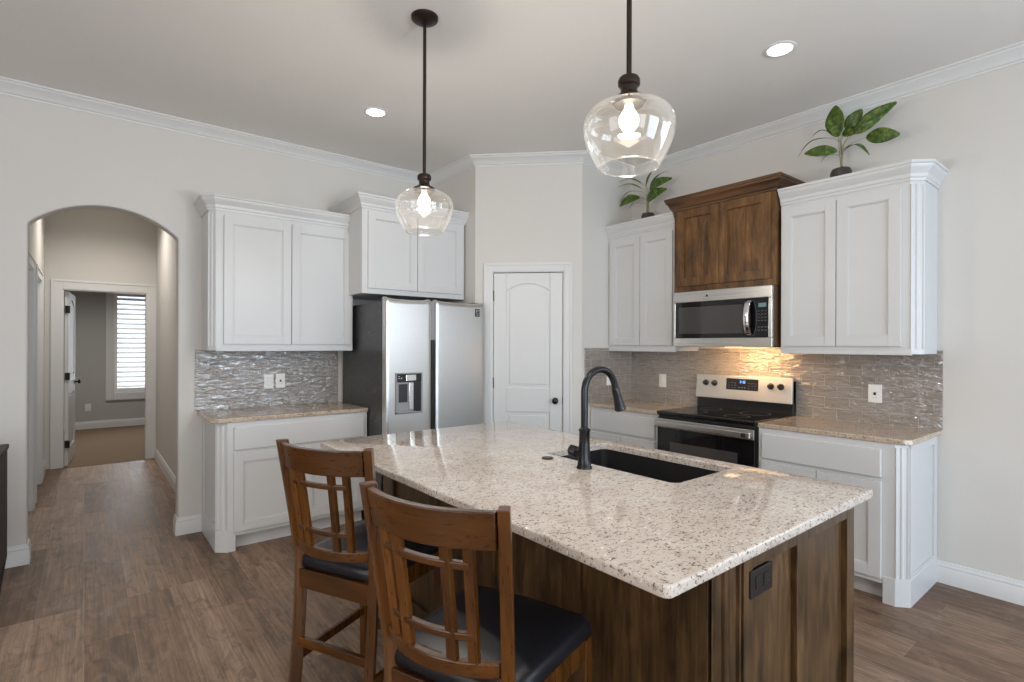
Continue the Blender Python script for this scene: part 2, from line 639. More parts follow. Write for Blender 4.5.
# back wall with the arch
AX0, AX1, ASP, AAP = -0.285, 0.540, 2.197, 2.366
amid, ahalf, rise = (AX0 + AX1) / 2, (AX1 - AX0) / 2, AAP - ASP
R_ = (ahalf ** 2 + rise ** 2) / (2 * rise)
arc = []
for k in range(25):
    x = AX0 + (AX1 - AX0) * k / 24
    z = AAP - R_ + math.sqrt(max(0, R_ * R_ - (x - amid) ** 2))
    arc.append((x, z))
outline = [(-3.4, 0), (AX0, 0)] + arc + [(AX1, 0), (XR + WT, 0), (XR + WT, ZC + 0.06), (-3.4, ZC + 0.06)]
struct(MB().prism(outline, YB, YB + WT, 'y').build('wall_back', WALL, bevel=0.012, seg=3, smooth=30))
struct(MB().box(XR, XR + WT, -0.30, YB, 0, ZC + 0.06).box(XR, XR + WT, -3.62, -2.60, 0, ZC + 0.06)
       .box(XR, XR + WT, -2.60, -0.30, 0, 1.25).box(XR, XR + WT, -2.60, -0.30, 2.45, ZC + 0.06).build('wall_right', WALL))


# walls behind the camera with their windows
def window_wall(name, axis, plane, a0, a1, wins, z0, z1):
    m = MB()
    ed = [a0]
    for (u, v_) in wins:
        ed += [u, v_]
    ed.append(a1)
    for i in range(0, len(ed), 2):
        if axis == 'x':
            m.box(ed[i], ed[i + 1], plane - WT, plane, 0, ZC)
        else:
            m.box(plane - WT, plane, ed[i], ed[i + 1], 0, ZC)
    for (u, v_) in wins:
        for (lo, hi) in ((0, z0), (z1, ZC)):
            if axis == 'x':
                m.box(u, v_, plane - WT, plane, lo, hi)
            else:
                m.box(plane - WT, plane, u, v_, lo, hi)
    return struct(m.build(name, WALL))


window_wall('wall_front', 'x', -3.5, -3.4, XR + WT, [(-1.8, 0.4), (1.1, 3.3)], 0.08, 2.55)
window_wall('wall_left', 'y', -3.2, -3.62, YB, [(-1.4, 1.8)], 0.6, 2.6)


def window_unit(name, axis, plane, a0, a1, z0, z1):
    m = MB()
    g = MB()
    t = 0.05
    mid = (a0 + a1) / 2
    bars = [(a0, a0 + t, z0, z1), (a1 - t, a1, z0, z1), (a0 + t, a1 - t, z0, z0 + t), (a0 + t, a1 - t, z1 - t, z1), (mid - t / 2, mid + t / 2, z0 + t, z1 - t)]
    for (u, v_, lo, hi) in bars:
        if axis == 'x':
            m.box(u, v_, plane - 0.08, plane - 0.03, lo, hi)
        else:
            m.box(plane - 0.08, plane - 0.03, u, v_, lo, hi)
    if axis == 'x':
        g.box(a0, a1, plane - 0.058, plane - 0.054, z0, z1)
    else:
        g.box(plane - 0.058, plane - 0.054, a0, a1, z0, z1)
    o = struct(m.build(name, TRIM))
    g.build('pane', PANE, o)


window_unit('window_2', 'x', -3.5, -1.8, 0.4, 0.08, 2.55)
window_unit('window_3', 'x', -3.5, 1.1, 3.3, 0.08, 2.55)
window_unit('window_4', 'y', -3.2, -1.4, 1.8, 0.6, 2.6)  # unseen window, added to go with the light from the left
window_unit('window_5', 'y', XR + 0.11, -2.60, -0.30, 1.25, 2.45)


# pantry walls: two returns and the diagonal with its door
def dpt(t, d=0.0):
    p = P1 + DD * t + DN * d
    return (p.x, p.y)


DO0, DO1, DZ = 0.150, 0.782, 2.062     # door opening along the diagonal
struct(MB().prism([(2.68, YB), (2.68, 3.85), dpt(DO0), dpt(DO0, 0.12), (2.80, 3.90), (2.80, YB)], 0, ZC)
       .prism([dpt(DO0), dpt(DO1), dpt(DO1, 0.12), dpt(DO0, 0.12)], DZ, ZC)
       .prism([dpt(DO1), (3.34, 3.19), (XR, 3.19), (XR, 3.31), (3.39, 3.31), dpt(DO1, 0.12)], 0, ZC)
       .build('wall_pantry', WALL))

# crown moulding round the kitchen
CROWN = [(0, -0.080), (0.007, -0.080), (0.009, -0.070), (0.020, -0.066), (0.026, -0.056), (0.040, -0.044),
         (0.058, -0.030), (0.072, -0.022), (0.078, -0.012), (0.090, -0.011), (0.090, 0), (0, 0)]
struct(MB().sweep([(-3.2, YB), (2.68, YB), (2.68, 3.85), (3.34, 3.19), (XR, 3.19), (XR, -3.5)], CROWN, ZC)
       .build('trim_1', TRIM, smooth=25))
# baseboards
BB = [(0, 0), (0.014, 0), (0.014, 0.088), (0.011, 0.095), (0.012, 0.105), (0.007, 0.118), (0.006, 0.128), (0, 0.130)]
struct(MB().sweep([(-3.2, YB), (AX0, YB), (AX0, YB + WT)], BB).sweep([(AX1, YB + WT), (AX1, YB), (0.70, YB)], BB)
       .build('baseboard_back', TRIM, smooth=25))
struct(MB().sweep([(XR, 0.89), (XR, -3.5)], BB).build('baseboard_right', TRIM, smooth=25))

# ------------------------------------------------------------------ hall and bedroom beyond the arch
HX0, HX1, HYE = -0.345, 0.690, 7.90


def wall_with_doors(name, x0, x1, y0, y1, doors, zt, mat):
    m = MB()
    ed = [y0]
    for (a, b) in doors:
        ed += [a, b]
    ed.append(y1)
    for i in range(0, len(ed), 2):
        m.box(x0, x1, ed[i], ed[i + 1], 0, zt)
    for (a, b) in doors:
        m.box(x0, x1, a, b, 2.04, zt)
    return struct(m.build(name, mat))


HD = [(5.22, 6.04), (6.40, 7.14)]
wall_with_doors('wall_hall_left', HX0 - 0.11, HX0, YB + WT, HYE, HD, ZC, WALL)
struct(MB().box(HX1, HX1 + 0.11, YB + WT, HYE, 0, ZC).build('wall_hall_right', WALL))
EX0, EX1, EZ = -0.192, 0.598, 2.035
struct(MB().prism([(-1.6, 0), (EX0, 0), (EX0, EZ), (EX1, EZ), (EX1, 0), (2.2, 0), (2.2, ZC + 0.05), (-1.6, ZC + 0.05)], HYE, HYE + 0.11, 'y')
       .build('wall_hall_end', WALL))


def panel_door(name, parent_rot, origin, w_, h, arch=True, th=0.035, both=False):
    """two-panel moulded door leaf: local x along its width, front face at y=0"""
    o = struct(MB().box(0, w_, 0.013, th, 0, h).build(name, TRIM, loc=origin, rot=(0, 0, parent_rot), bevel=0.002))
    return o


def door_skin(parent, w_, h, st, top_arch, mid0, mid1, bot, ytop, yface=0.0, name='panel_face'):
    """stiles and rails standing proud of two sunk panels, arched upper panel"""
    m = MB()
    r = 0.013
    m.box(0, st, yface, yface + r, 0, h)
    m.box(w_ - st, w_, yface, yface + r, 0, h)
    m.box(st, w_ - st, yface, yface + r, 0, bot)
    m.box(st, w_ - st, yface, yface + r, mid0, mid1)
    # top rail with arched underside
    n = 16
    x0, x1 = st, w_ - st
    half = (x1 - x0) / 2
    ri = top_arch
    RR = (half ** 2 + ri ** 2) / (2 * ri)
    pts = []
    for k in range(n + 1):
        x = x0 + (x1 - x0) * k / n
        pts.append((x, ytop - RR + math.sqrt(RR * RR - (x - (x0 + half)) ** 2)))
    m.prism(pts + [(x1, h), (x0, h)], yface, yface + r, 'y')
    o = m.build(name, TRIM, parent, bevel=0.006, seg=3)
    # raised fields inside the two panels
    f = MB()
    e = 0.030
    pin = [(x0 + e, mid1 + e), (x1 - e, mid1 + e)]
    top = []
    for (x, z) in pts[::-1]:
        if x0 + e <= x <= x1 - e:
            top.append((x, z - e))
    f.prism(pin + [(x1 - e, top[0][1])] + top + [(x0 + e, top[-1][1])], yface + 0.004, yface + r + 0.002, 'y')
    f.box(x0 + e, x1 - e, yface + 0.004, yface + r + 0.002, bot + e, mid0 - e)
    f.build('raised_field', TRIM, parent, bevel=0.004)
    return o


def casing(name, x0, x1, zt, wdt=0.070, th=0.018, rot=0, origin=(0, 0, 0)):
    """door casing: local x along the wall, room side is -y"""
    prof = [(0, 0), (wdt, 0)]
    m = MB()
    for (a, b) in ((x0 - wdt, x0), (x1, x1 + wdt)):
        m.box(a, b, -th * 0.62, 0.0, 0, zt + wdt)
    m.box(x0, x1, -th * 0.62, 0.0, zt, zt + wdt)
    # outer back-band and inner bead
    o_ = 0.022
    m.box(x0 - wdt, x0 - wdt + o_, -th, -th * 0.6, 0, zt + wdt)
    m.box(x1 + wdt - o_, x1 + wdt, -th, -th * 0.6, 0, zt + wdt)
    m.box(x0 - wdt + o_, x1 + wdt - o_, -th, -th * 0.6, zt + wdt - o_, zt + wdt)
    # jamb lining
    m.box(x0 - 0.002, x0 + 0.010, -0.004, 0.115, 0, zt)
    m.box(x1 - 0.010, x1 + 0.002, -0.004, 0.115, 0, zt)
    m.box(x0, x1, -0.004, 0.115, zt - 0.010, zt + 0.002)
    return struct(m.build(name, TRIM, loc=origin, rot=(0, 0, rot), bevel=0.003))


# pantry door (door_1)
casing('trim_2', DO0, DO1, DZ, 0.070, 0.020, -PI / 4, (P1.x, P1.y, 0))
dw = DO1 - DO0 - 0.026
dorg = P1 + DD * (DO0 + 0.013) + DN * 0.012
d1 = panel_door('door_1', -PI / 4, (dorg.x, dorg.y, 0.008), dw, DZ - 0.022)
door_skin(d1, dw, DZ - 0.022, 0.112, 0.068, 0.822, 1.035, 0.20, 1.945)
for zh in (0.22, 1.075, 1.84):
    MB().box(-0.013, 0.004, -0.006, 0.004, zh - 0.045, zh + 0.045).tube([(-0.004, -0.007, zh - 0.048), (-0.004, -0.007, zh + 0.048)], 0.005, 8).build('hinge', KNOBB, d1)
kb = MB().lathe([(0.026, 0), (0.026, 0.006), (0.011, 0.010), (0.010, 0.028), (0.022, 0.034), (0.028, 0.045), (0.026, 0.056), (0.014, 0.062), (0.001, 0.063)], (0, 0, 0), 24)
kb.build('door_knob', KNOBB, d1, loc=(dw - 0.062, 0.0, 0.928), rot=(PI / 2, 0, 0), smooth=40)
MB().box(dw - 0.002, dw + 0.008, -0.003, 0.004, 0.895, 0.960).build('strike_plate', KNOBB, d1)

# hall doors on the left wall (closed, seen edge-on) and their casings
for i, (a, b) in enumerate(HD):
    casing('trim_%d' % (3 + i), a, b, 2.04, 0.085, 0.02, PI / 2, (HX0, 0, 0))
    dd = panel_door('door_%d' % (3 + i), PI / 2, (HX0 - 0.03, a + 0.012, 0.006), b - a - 0.024, 2.02)
    door_skin(dd, b - a - 0.024, 2.02, 0.115, 0.07, 0.82, 1.03, 0.20, 1.93)
# end of hall: casing and the open door into the bedroom
casing('trim_5', EX0, EX1, EZ, 0.105, 0.02, 0, (0, HYE, 0))
d2 = panel_door('door_2', math.radians(86), (EX0 + 0.05, HYE + 0.07, 0.008), 0.76, 2.01)
door_skin(d2, 0.76, 2.01, 0.112, 0.07, 0.82, 1.03, 0.20, 1.93)
for zh in (0.25, 1.03, 1.80):
    MB().box(-0.020, 0.004, -0.014, 0.03, zh - 0.042, zh + 0.042).build('hinge', KNOBB, d2)
MB().lathe([(0.026, 0), (0.026, 0.006), (0.011, 0.010), (0.010, 0.028), (0.024, 0.034), (0.028, 0.045), (0.022, 0.058), (0.001, 0.063)], (0, 0, 0), 20)\
    .build('door_knob', KNOBB, d2, loc=(0.70, 0.0, 0.93), rot=(PI / 2, 0, 0), smooth=40)
# baseboards in the hall
struct(MB().sweep([(HX0, YB + WT), (HX0, HD[0][0] - 0.085)], BB).sweep([(HX0, HD[0][1] + 0.085), (HX0, HD[1][0] - 0.085)], BB)
       .sweep([(HX0, HD[1][1] + 0.085), (HX0, HYE)], BB).build('baseboard_hall_left', TRIM))
struct(MB().sweep([(HX1, HYE), (HX1, YB + WT)], BB).build('baseboard_hall_right', TRIM))
# bedroom
YW = 11.23
WX0, WX1, WZ0, WZ1 = 0.385, 1.25, 0.58, 2.30
struct(MB().box(-1.6, WX0, YW, YW + 0.12, 0, 2.8).box(WX1, 2.2, YW, YW + 0.12, 0, 2.8)
       .box(WX0, WX1, YW, YW + 0.12, 0, WZ0).box(WX0, WX1, YW, YW + 0.12, WZ1, 2.8).build('wall_bedroom_back', BEDWALL))
struct(MB().box(-1.72, -1.6, HYE, YW + 0.12, 0, 2.8).build('wall_bedroom_left', BEDWALL))
struct(MB().box(2.2, 2.32, HYE, YW + 0.12, 0, 2.8).build('wall_bedroom_right', BEDWALL))
struct(MB().sweep([(-1.6, YW), (2.2, YW)], BB).build('baseboard_bedroom', TRIM))
m = MB()
for (a, b, lo, hi) in ((WX0 - 0.105, WX0, WZ0 - 0.12, WZ1 + 0.10), (WX1, WX1 + 0.105, WZ0 - 0.12, WZ1 + 0.10),
                       (WX0, WX1, WZ1, WZ1 + 0.10), (WX0, WX1, WZ0 - 0.12, WZ0)):
    m.box(a, b, YW - 0.035, YW, lo, hi)
win1 = struct(m.build('window_1', TRIM, bevel=0.006))
f = MB()
for (a, b, lo, hi) in ((WX0, WX0 + 0.05, WZ0, WZ1), (WX1 - 0.05, WX1, WZ0, WZ1), (WX0 + 0.05, WX1 - 0.05, WZ0, WZ0 + 0.08), (WX0 + 0.05, WX1 - 0.05, WZ1 - 0.08, WZ1)):
    f.box(a, b, YW - 0.02, YW + 0.015, lo, hi)
f.build('shutter_frame', LOUV, win1, bevel=0.003)
f = MB()
nl = 19
for k in range(nl):
    zc = WZ0 + 0.12 + k * (WZ1 - WZ0 - 0.24) / (nl - 1)
    a = math.radians(38)
    hw = 0.046
    pts = []
    for q in range(10):
        t = 2 * PI * q / 10
        px, pz = hw * math.cos(t), 0.006 * math.sin(t)
        pts.append((YW + px * math.cos(a) - pz * math.sin(a), zc + px * math.sin(a) + pz * math.cos(a)))
    f.prism(pts, WX0 + 0.05, WX1 - 0.05, 'x')
f.build('shutter_louvres', LOUV, win1, smooth=50)
MB().box(WX0, WX1, YW + 0.09, YW + 0.094, WZ0, WZ1).build('pane', PANE, win1)


# ------------------------------------------------------------------ cabinets
def shaker(parent, x0, x1, z0, z1, mat, y=-0.019, st=0.060, name='door', th=0.019, rec=0.011):
    """shaker door: frame proud of a sunk flat panel, in the cabinet's frame (front at -y)"""
    m = MB()
    yb = y + th
    m.box(x0, x0 + st, y, yb, z0, z1)
    m.box(x1 - st, x1, y, yb, z0, z1)
    m.box(x0 + st, x1 - st, y, yb, z0, z0 + st)
    m.box(x0 + st, x1 - st, y, yb, z1 - st, z1)
    b = 0.007 if rec < 0.015 else 0.0005
    m.box(x0 + st, x0 + st + b, y + 0.005, yb, z0 + st, z1 - st)
    m.box(x1 - st - b, x1 - st, y + 0.005, yb, z0 + st, z1 - st)
    m.box(x0 + st + b, x1 - st - b, y + 0.005, yb, z0 + st, z0 + st + b)
    m.box(x0 + st + b, x1 - st - b, y + 0.005, yb, z1 - st - b, z1 - st)
    m.box(x0 + st + b, x1 - st - b, y + rec, yb, z0 + st + b, z1 - st - b)
    return m.build(name, mat, parent, bevel=0.0012)


def drawer(parent, x0, x1, z0, z1, mat, y=-0.019):
    m = MB().box(x0, x1, y, y + 0.019, z0, z1)
    return m.build('drawer_front', mat, parent, bevel=0.006, seg=3)


CABCROWN = [(0, -0.105), (0.008, -0.105), (0.010, -0.090), (0.016, -0.084), (0.018, -0.066), (0.030, -0.050),
            (0.040, -0.036), (0.044, -0.030), (0.046, -0.018), (0.054, -0.015), (0.054, 0), (0, 0)]


def fluted(parent, ax, ay, bx, by, z0, z1, mat, nfl=2, base=None):
    """fluted strip on a corner face that runs in plan from a to b (outward normal to the right of travel)"""
    a, b = Vector((ax, ay)), Vector((bx, by))
    d = (b - a)
    L = d.length
    d.normalize()
    nrm = Vector((d.y, -d.x))
    pts = []
    e = 0.004
    prof = [(0.03, 0.0), (0.03, 0.008)]
    step = 0.94 / nfl
    for i in range(nfl):
        s0 = 0.03 + step * i
        prof += [(s0 + step * 0.12, 0.008), (s0 + step * 0.30, 0.001), (s0 + step * 0.70, 0.001), (s0 + step * 0.88, 0.008)]
    prof += [(0.97, 0.008), (0.97, 0.0)]
    poly = []
    for (s, h) in prof:
        p = a + d * (L * s) + nrm * (h + 0.0005)
        poly.append((p.x, p.y))
    return MB().prism(poly, z0, z1).build('fluted_strip', mat, parent)


def cab_outline(W, D, cl, crr):
    pts = []
    pts += [(0, D)]
    if cl:
        pts += [(0, cl), (cl, 0)]
    else:
        pts += [(0, 0)]
    if crr:
        pts += [(W - crr, 0), (W, crr)]
    else:
        pts += [(W, 0)]
    pts += [(W, D)]
    return pts


def upper_cabinet(label, loc, rz, W, D, z0, z1, doors, mat=CAB, cl=0.0, crr=0.0, crown=CABCROWN, crownends=(True, True),
                  st=0.060, group='wall cabinets', dz=(0.045, 0.135), matx=None, name='wall_cabinet'):
    t = thing(name, label, 'cabinet', loc, rz, None)
    out = cab_outline(W, D, cl, crr)
    MB().prism(out, z0, z1 - 0.02).build('carcass', mat, t, bevel=0.0015)
    path = out[:]
    if not crownends[0]:
        path = path[1:]
    if not crownends[1]:
        path = path[:-1]
    MB().sweep(path, crown, z1).build('crown_moulding', matx or mat, t, smooth=25)
    MB().prism(out, z1 - 0.021, z1 - 0.012).build('top_board', mat, t)
    # bottom rail just proud of the face
    for (a, b) in doors:
        shaker(t, a, b, z0 + dz[0], z1 - dz[1], mat, st=st, rec=0.011 if mat is CAB else 0.016)
    if cl:
        fluted(t, 0, cl, cl, 0, z0 + 0.03, z1 - 0.125, mat)
    if crr:
        fluted(t, W - crr, 0, W, crr, z0 + 0.03, z1 - 0.125, mat)
    return t


RB = -PI / 2     # things on the right wall: local x runs towards the viewer, local y into the wall
# upper cabinet left of fridge, back wall
uc = upper_cabinet('white wall cabinet with two doors above the left counter, left of the refrigerator', (0.690, 4.285, 0), 0, 1.052, YB - 4.285, 1.372, 2.480,
                   [(0.090, 0.555), (0.560, 1.036)], cl=0.040, crownends=(True, True))
# cabinet over the fridge
uf = upper_cabinet('white two-door wall cabinet mounted above the refrigerator', (1.700, 4.000, 0), 0, 0.962, YB - 4.0, 1.823, 2.600,
                   [(0.046, 0.480), (0.486, 0.928)], crownends=(True, True), dz=(0.042, 0.120))
# right wall, right of the range
ur = upper_cabinet('white two-door wall cabinet right of the microwave, carrying the larger plant', (3.687, 1.668, 0), RB, 0.778, XR - 3.687, 1.372, 2.472,
                   [(0.012, 0.343), (0.348, 0.684)], crr=0.055, crownends=(False, True))
MB().box(0.0, 0.735, -0.006, 0.01, 1.366, 1.398).build('bottom_rail', CAB, ur, bevel=0.002)
MB().box(0.042, 1.046, -0.006, 0.01, 1.366, 1.398).build('bottom_rail', CAB, uc, bevel=0.002)
# right wall, left of the range
ul = upper_cabinet('white two-door wall cabinet left of the microwave, in the pantry corner', (3.687, 3.188, 0), RB, 0.700, XR - 3.687, 1.372, 2.480,
                   [(0.034, 0.352), (0.358, 0.672)], crownends=(False, False))
MB().box(0.0, 0.700, -0.006, 0.01, 1.366, 1.398).build('bottom_rail', CAB, ul, bevel=0.002)
# stained alder cabinet over the microwave
WCROWN = [(0, -0.100), (0.012, -0.100), (0.014, -0.086), (0.024, -0.080), (0.030, -0.062), (0.038, -0.044), (0.049, -0.034),
          (0.052, -0.020), (0.057, -0.016), (0.057, 0), (0, 0)]
uw = upper_cabinet('brown stained wood cabinet with two doors above the microwave', (3.640, 2.474, 0), RB, 0.794, XR - 3.640, 1.832, 2.570,
                   [(0.034, 0.388), (0.392, 0.766)], ALDER, crown=WCROWN, crownends=(True, True), st=0.062, dz=(0.045, 0.105), matx=ALDERX)


def base_cabinet(label, loc, rz, W, D, H_, drawers, doors, mat=CAB, cl=0.0, crr=0.0, toe=(0.0, 0.0), endpanel=None):
    t = thing('base_cabinet', label, 'cabinet', loc, rz)
    out = cab_outline(W, D, cl, crr)
    MB().prism(out, 0.105, H_).build('carcass', mat, t, bevel=0.0015)
    # plinth: recessed toe kick with full-depth foot blocks under the shaped corner
    m = MB().box(0.012 if not cl else 0.10, W - (0.012 if not crr else 0.10), 0.075, D, 0, 0.107)
    m.build('toe_kick', mat, t)
    if cl:
        MB().prism([(-0.012, D), (-0.012, cl - 0.004), (cl - 0.004, -0.003), (0.105, -0.003), (0.105, 0.10), (0.03, D)], 0, 0.15).build('foot_block', mat, t, bevel=0.002)
        fluted(t, 0, cl, cl, 0, 0.155, H_ - 0.02, mat)
    if crr:
        MB().prism([(W + 0.012, D), (W - 0.03, D), (W - 0.105, 0.10), (W - 0.105, -0.003), (W - crr + 0.004, -0.003), (W + 0.012, crr - 0.004)], 0, 0.15).build('foot_block', mat, t, bevel=0.002)
        fluted(t, W - crr, 0, W, crr, 0.155, H_ - 0.02, mat)
    for (a, b, lo, hi) in drawers:
        drawer(t, a, b, lo, hi, mat)
    for (a, b, lo, hi) in doors:
        shaker(t, a, b, lo, hi, mat)
    # shaped end: frame proud of a sunk panel
    for side in (('l', cl), ('r', crr)):
        if side[1]:
            x0 = -0.010 if side[0] == 'l' else W
            x1 = x0 + 0.010
            c = side[1] + 0.004
            m = MB()
            m.box(x0, x1, c, c + 0.055, 0.0, H_)
            m.box(x0, x1, D - 0.06, D, 0.0, H_)
            m.box(x0, x1, c + 0.055, D - 0.06, 0, 0.17)
            m.box(x0, x1, c + 0.055, D - 0.06, H_ - 0.05, H_)
            m.build('end_panel', mat, t, bevel=0.002)
    return t


CT0, CT1 = 0.884, 0.914
bl = base_cabinet('white base cabinet under the left counter, beside the refrigerator', (0.706, 4.022, 0), 0, 1.050, YB - 4.025, CT0,
                  [(0.090, 1.022, 0.690, 0.850)], [(0.090, 0.553, 0.135, 0.668), (0.558, 1.022, 0.135, 0.668)], cl=0.055)
br_ = base_cabinet('white base cabinet right of the range with fluted corner', (3.441, 1.696, 0), RB, 0.800, XR - 3.444, CT0,
                   [(0.026, 0.690, 0.690, 0.850)], [(0.026, 0.355, 0.135, 0.668), (0.360, 0.690, 0.135, 0.668)], crr=0.050)
bm_ = base_cabinet('white base cabinet left of the range, in the pantry corner', (3.455, 3.186, 0), RB, 0.716, XR - 3.458, CT0,
                   [(0.010, 0.676, 0.690, 0.850)], [(0.010, 0.340, 0.135, 0.668), (0.346, 0.676, 0.135, 0.668)])


def counter(label, poly, mat=GRANW):
    o = MB().prism(poly, CT0, CT1).build('countertop', mat, bevel=0.006, seg=3, smooth=30)
    return tag(o, label, 'countertop')


counter('speckled granite countertop on the left base cabinet, beside the refrigerator', [(0.662, YB - 0.002), (0.662, 4.050), (0.700, 4.003), (1.760, 4.003), (1.760, YB - 0.002)])
counter('speckled granite countertop right of the range', [(XR - 0.002, 1.700), (3.430, 1.700), (3.430, 0.905), (3.462, 0.868), (XR - 0.002, 0.868)][::-1])
counter('short granite countertop left of the range, in the pantry corner', [(XR - 0.002, 3.188), (3.430, 3.188), (3.430, 2.469), (XR - 0.002, 2.469)][::-1])


# tiled backsplashes (local x along the wall, front towards -y)
def backsplash(name, loc, rz, L, z0=CT1, z1=1.374):
    o = MB().box(0, L, -0.010, 0.0, 0, z1 - z0).build(name, TILE, loc=(loc[0], loc[1], z0 + 0.0), rot=(0, 0, rz))
    return struct(o)


backsplash('wall_tile_left', (0.648, YB), 0, 1.092)
backsplash('wall_tile_right', (XR, 3.190), RB, 2.328, CT1, 1.392)
backsplash('wall_tile_pantry', (3.372, 3.190), 0, XR - 3.372 - 0.01, CT1, 1.392)


def outlet(label, loc, rz, kind='duplex', w_=0.074, h=0.118, mat=PLATE, fmat=PLATE, group=None, boxed=False):
    t = thing('wall_plate', label, 'outlet' if kind != 'switch' else 'light switch', loc, rz, group)
    MB().box(-w_ / 2, w_ / 2, -0.006, 0, -h / 2, h / 2).build('cover_plate', mat, t, bevel=0.003)
    if boxed:
        MB().box(-0.038, w_ / 2 - 0.004, 0, 0.0175, -h / 2 + 0.004, h / 2 - 0.004).build('back_box', mat, t)
    if kind == 'duplex':
        for s in (-1, 1):
            m = MB()
            if w_ < h:
                m.box(-0.017, 0.017, -0.009, -0.004, s * 0.022 - 0.015, s * 0.022 + 0.015)
            else:
                m.box(s * 0.022 - 0.015, s * 0.022 + 0.015, -0.009, -0.004, -0.017, 0.017)
            r = m.build('receptacle', fmat, t, bevel=0.003)
            q = MB()
            for u in (-0.006, 0.006):
                if w_ < h:
                    q.box(u - 0.0013, u + 0.0013, -0.0096, -0.0085, s * 0.022 - 0.003, s * 0.022 + 0.007)
                else:
                    q.box(s * 0.022 - 0.003, s * 0.022 + 0.007, -0.0096, -0.0085, u - 0.0013, u + 0.0013)
            q.build('slots', BLK, r)
    elif kind == 'switch':
        MB().box(-0.017, 0.017, -0.010, -0.004, -0.034, 0.034).build('rocker', fmat, t, bevel=0.003)
    elif kind == 'blank':
        pass
    elif kind == 'jack':
        MB().box(-0.007, 0.007, -0.010, -0.004, -0.010, 0.008).build('jack', BLK, t)
        MB().box(-0.012, -0.006, -0.0075, -0.004, -0.028, -0.024).box(0.006, 0.012, -0.0075, -0.004, -0.028, -0.024).build('marks', GREYP, t)
    return t


outlet('left of two white wall plates on the tile beside the refrigerator, a rocker switch', (1.168, YB - 0.010, 1.115), 0, 'switch')
outlet('right of two white wall plates on the tile beside the refrigerator, a jack plate', (1.258, YB - 0.010, 1.118), 0, 'jack')
outlet('white wall plate with a dark jack on the tile right of the range', (XR - 0.010, 1.210, 1.110), RB, 'jack', 0.078)
outlet('white rocker switch plate on the tile left of the range', (XR - 0.010, 2.838, 1.105), RB, 'switch')
outlet('white outlet plate on the pantry-side tile behind the faucet', (3.685, 3.180, 1.115), 0, 'duplex')
outlet('white outlet plate low on the hall wall, seen through the arch', (HX1 - 0.0005, 5.95, 0.36), RB, 'duplex')
outlet('white outlet plate on the grey bedroom wall beside the open door', (0.05, YW - 0.0005, 0.36), 0, 'duplex')

# ------------------------------------------------------------------ refrigerator
FY, FX0, FW = 3.700, 1.763, 0.910
fr = thing('refrigerator', 'stainless side-by-side refrigerator with ice and water dispenser', 'refrigerator', (FX0, FY, 0))
MB().box(0.004, FW - 0.004, 0.075, 0.86, 0.025, 1.745).build('case', CASE, fr, bevel=0.004)
MB().box(0.03, FW - 0.03, 0.10, 0.80, 0.0, 0.03).build('base_grille', BLK, fr)


def fridge_door(x0, x1, hole=None):
    z0, z1 = 0.06, 1.780
    yb = 0.065
    m = MB()
    # slightly crowned front built as a loft in x, with scooped top
    def ring(x, yf, zt):
        return [(x, yb, z0), (x, yf, z0), (x, yf, z0 + 0.01), (x, yf, zt - 0.040), (x, yf, zt - 0.030), (x, yf + 0.006, zt - 0.012), (x, yf + 0.020, zt - 0.002), (x, yf + 0.032, zt), (x, yb, zt)]
    n = 14
    rings = []
    for k in range(n + 1):
        s = k / n
        e = min(s, 1 - s) * (x1 - x0)
        rd = 0.012
        yf = 0.0 if e > rd else rd - math.sqrt(max(0, rd * rd - (rd - e) ** 2))
        bow = -0.0008 * (1 - (2 * s - 1) ** 2)
        dip = -0.014 * (1 - (2 * s - 1) ** 4)
        rings.append(ring(x0 + (x1 - x0) * s, yf + bow, z1 + dip))
    # finer rings at the rounded edges
    extra = []
    for e in (0.002, 0.005, 0.009):
        rd = 0.012
        yf = rd - math.sqrt(max(0, rd * rd - (rd - e) ** 2))
        extra.append((e, yf))
    allr = [rings[0]] + [ring(x0 + e, yf, z1) for (e, yf) in extra] + rings[1:-1] + [ring(x1 - e, yf, z1) for (e, yf) in extra[::-1]] + [rings[-1]]
    m.loft(allr)
    return m.build('door', STEELF, fr, smooth=35)


dl = fridge_door(0.002, 0.390)
dr = fridge_door(0.432, 0.909)
# edge channel with the pocket handles between the doors
MB().box(0.390, 0.432, 0.020, 0.065, 0.06, 1.765).build('door_channel', GREYP, fr)
MB().box(0.395, 0.411, 0.006, 0.03, 0.36, 1.455).build('handle_pocket', BLK, dl)
MB().box(0.414, 0.429, 0.008, 0.03, 0.36, 1.455).build('handle_pocket', BLK, dr)
# side edges of doors read darker, hinge covers on top
for (a, b) in ((0.02, 0.10), (FW - 0.10, FW - 0.02)):
    MB().box(a, b, 0.03, 0.15, 1.745, 1.775).build('hinge_cover', BLK, fr, bevel=0.005)
# dispenser in the left door
DX0, DX1, DZ0, DZ1 = 0.076, 0.308, 0.885, 1.200
q = MB()
q.box(DX0, DX1, -0.010, 0.001, DZ0, DZ0 + 0.014).box(DX0, DX0 + 0.012, -0.010, 0.001, DZ0, DZ1).box(DX1 - 0.012, DX1, -0.010, 0.001, DZ0, DZ1).box(DX0, DX1, -0.010, 0.001, DZ1 - 0.008, DZ1)
disp = q.build('dispenser', GREYP, fr, bevel=0.002)
MB().box(DX0 + 0.012, DX1 - 0.012, -0.0045, 0.0, DZ0 + 0.014, DZ1 - 0.008).build('recess', BLK, disp)
MB().box(DX0 + 0.012, DX1 - 0.012, -0.010, -0.004, DZ1 - 0.070, DZ1 - 0.008).build('control_strip', BLKGL, disp)
MB().box(DX0 + 0.080, DX1 - 0.065, -0.026, -0.004, DZ1 - 0.062, DZ1 - 0.014).build('spout_housing', STEELV, disp, bevel=0.004)
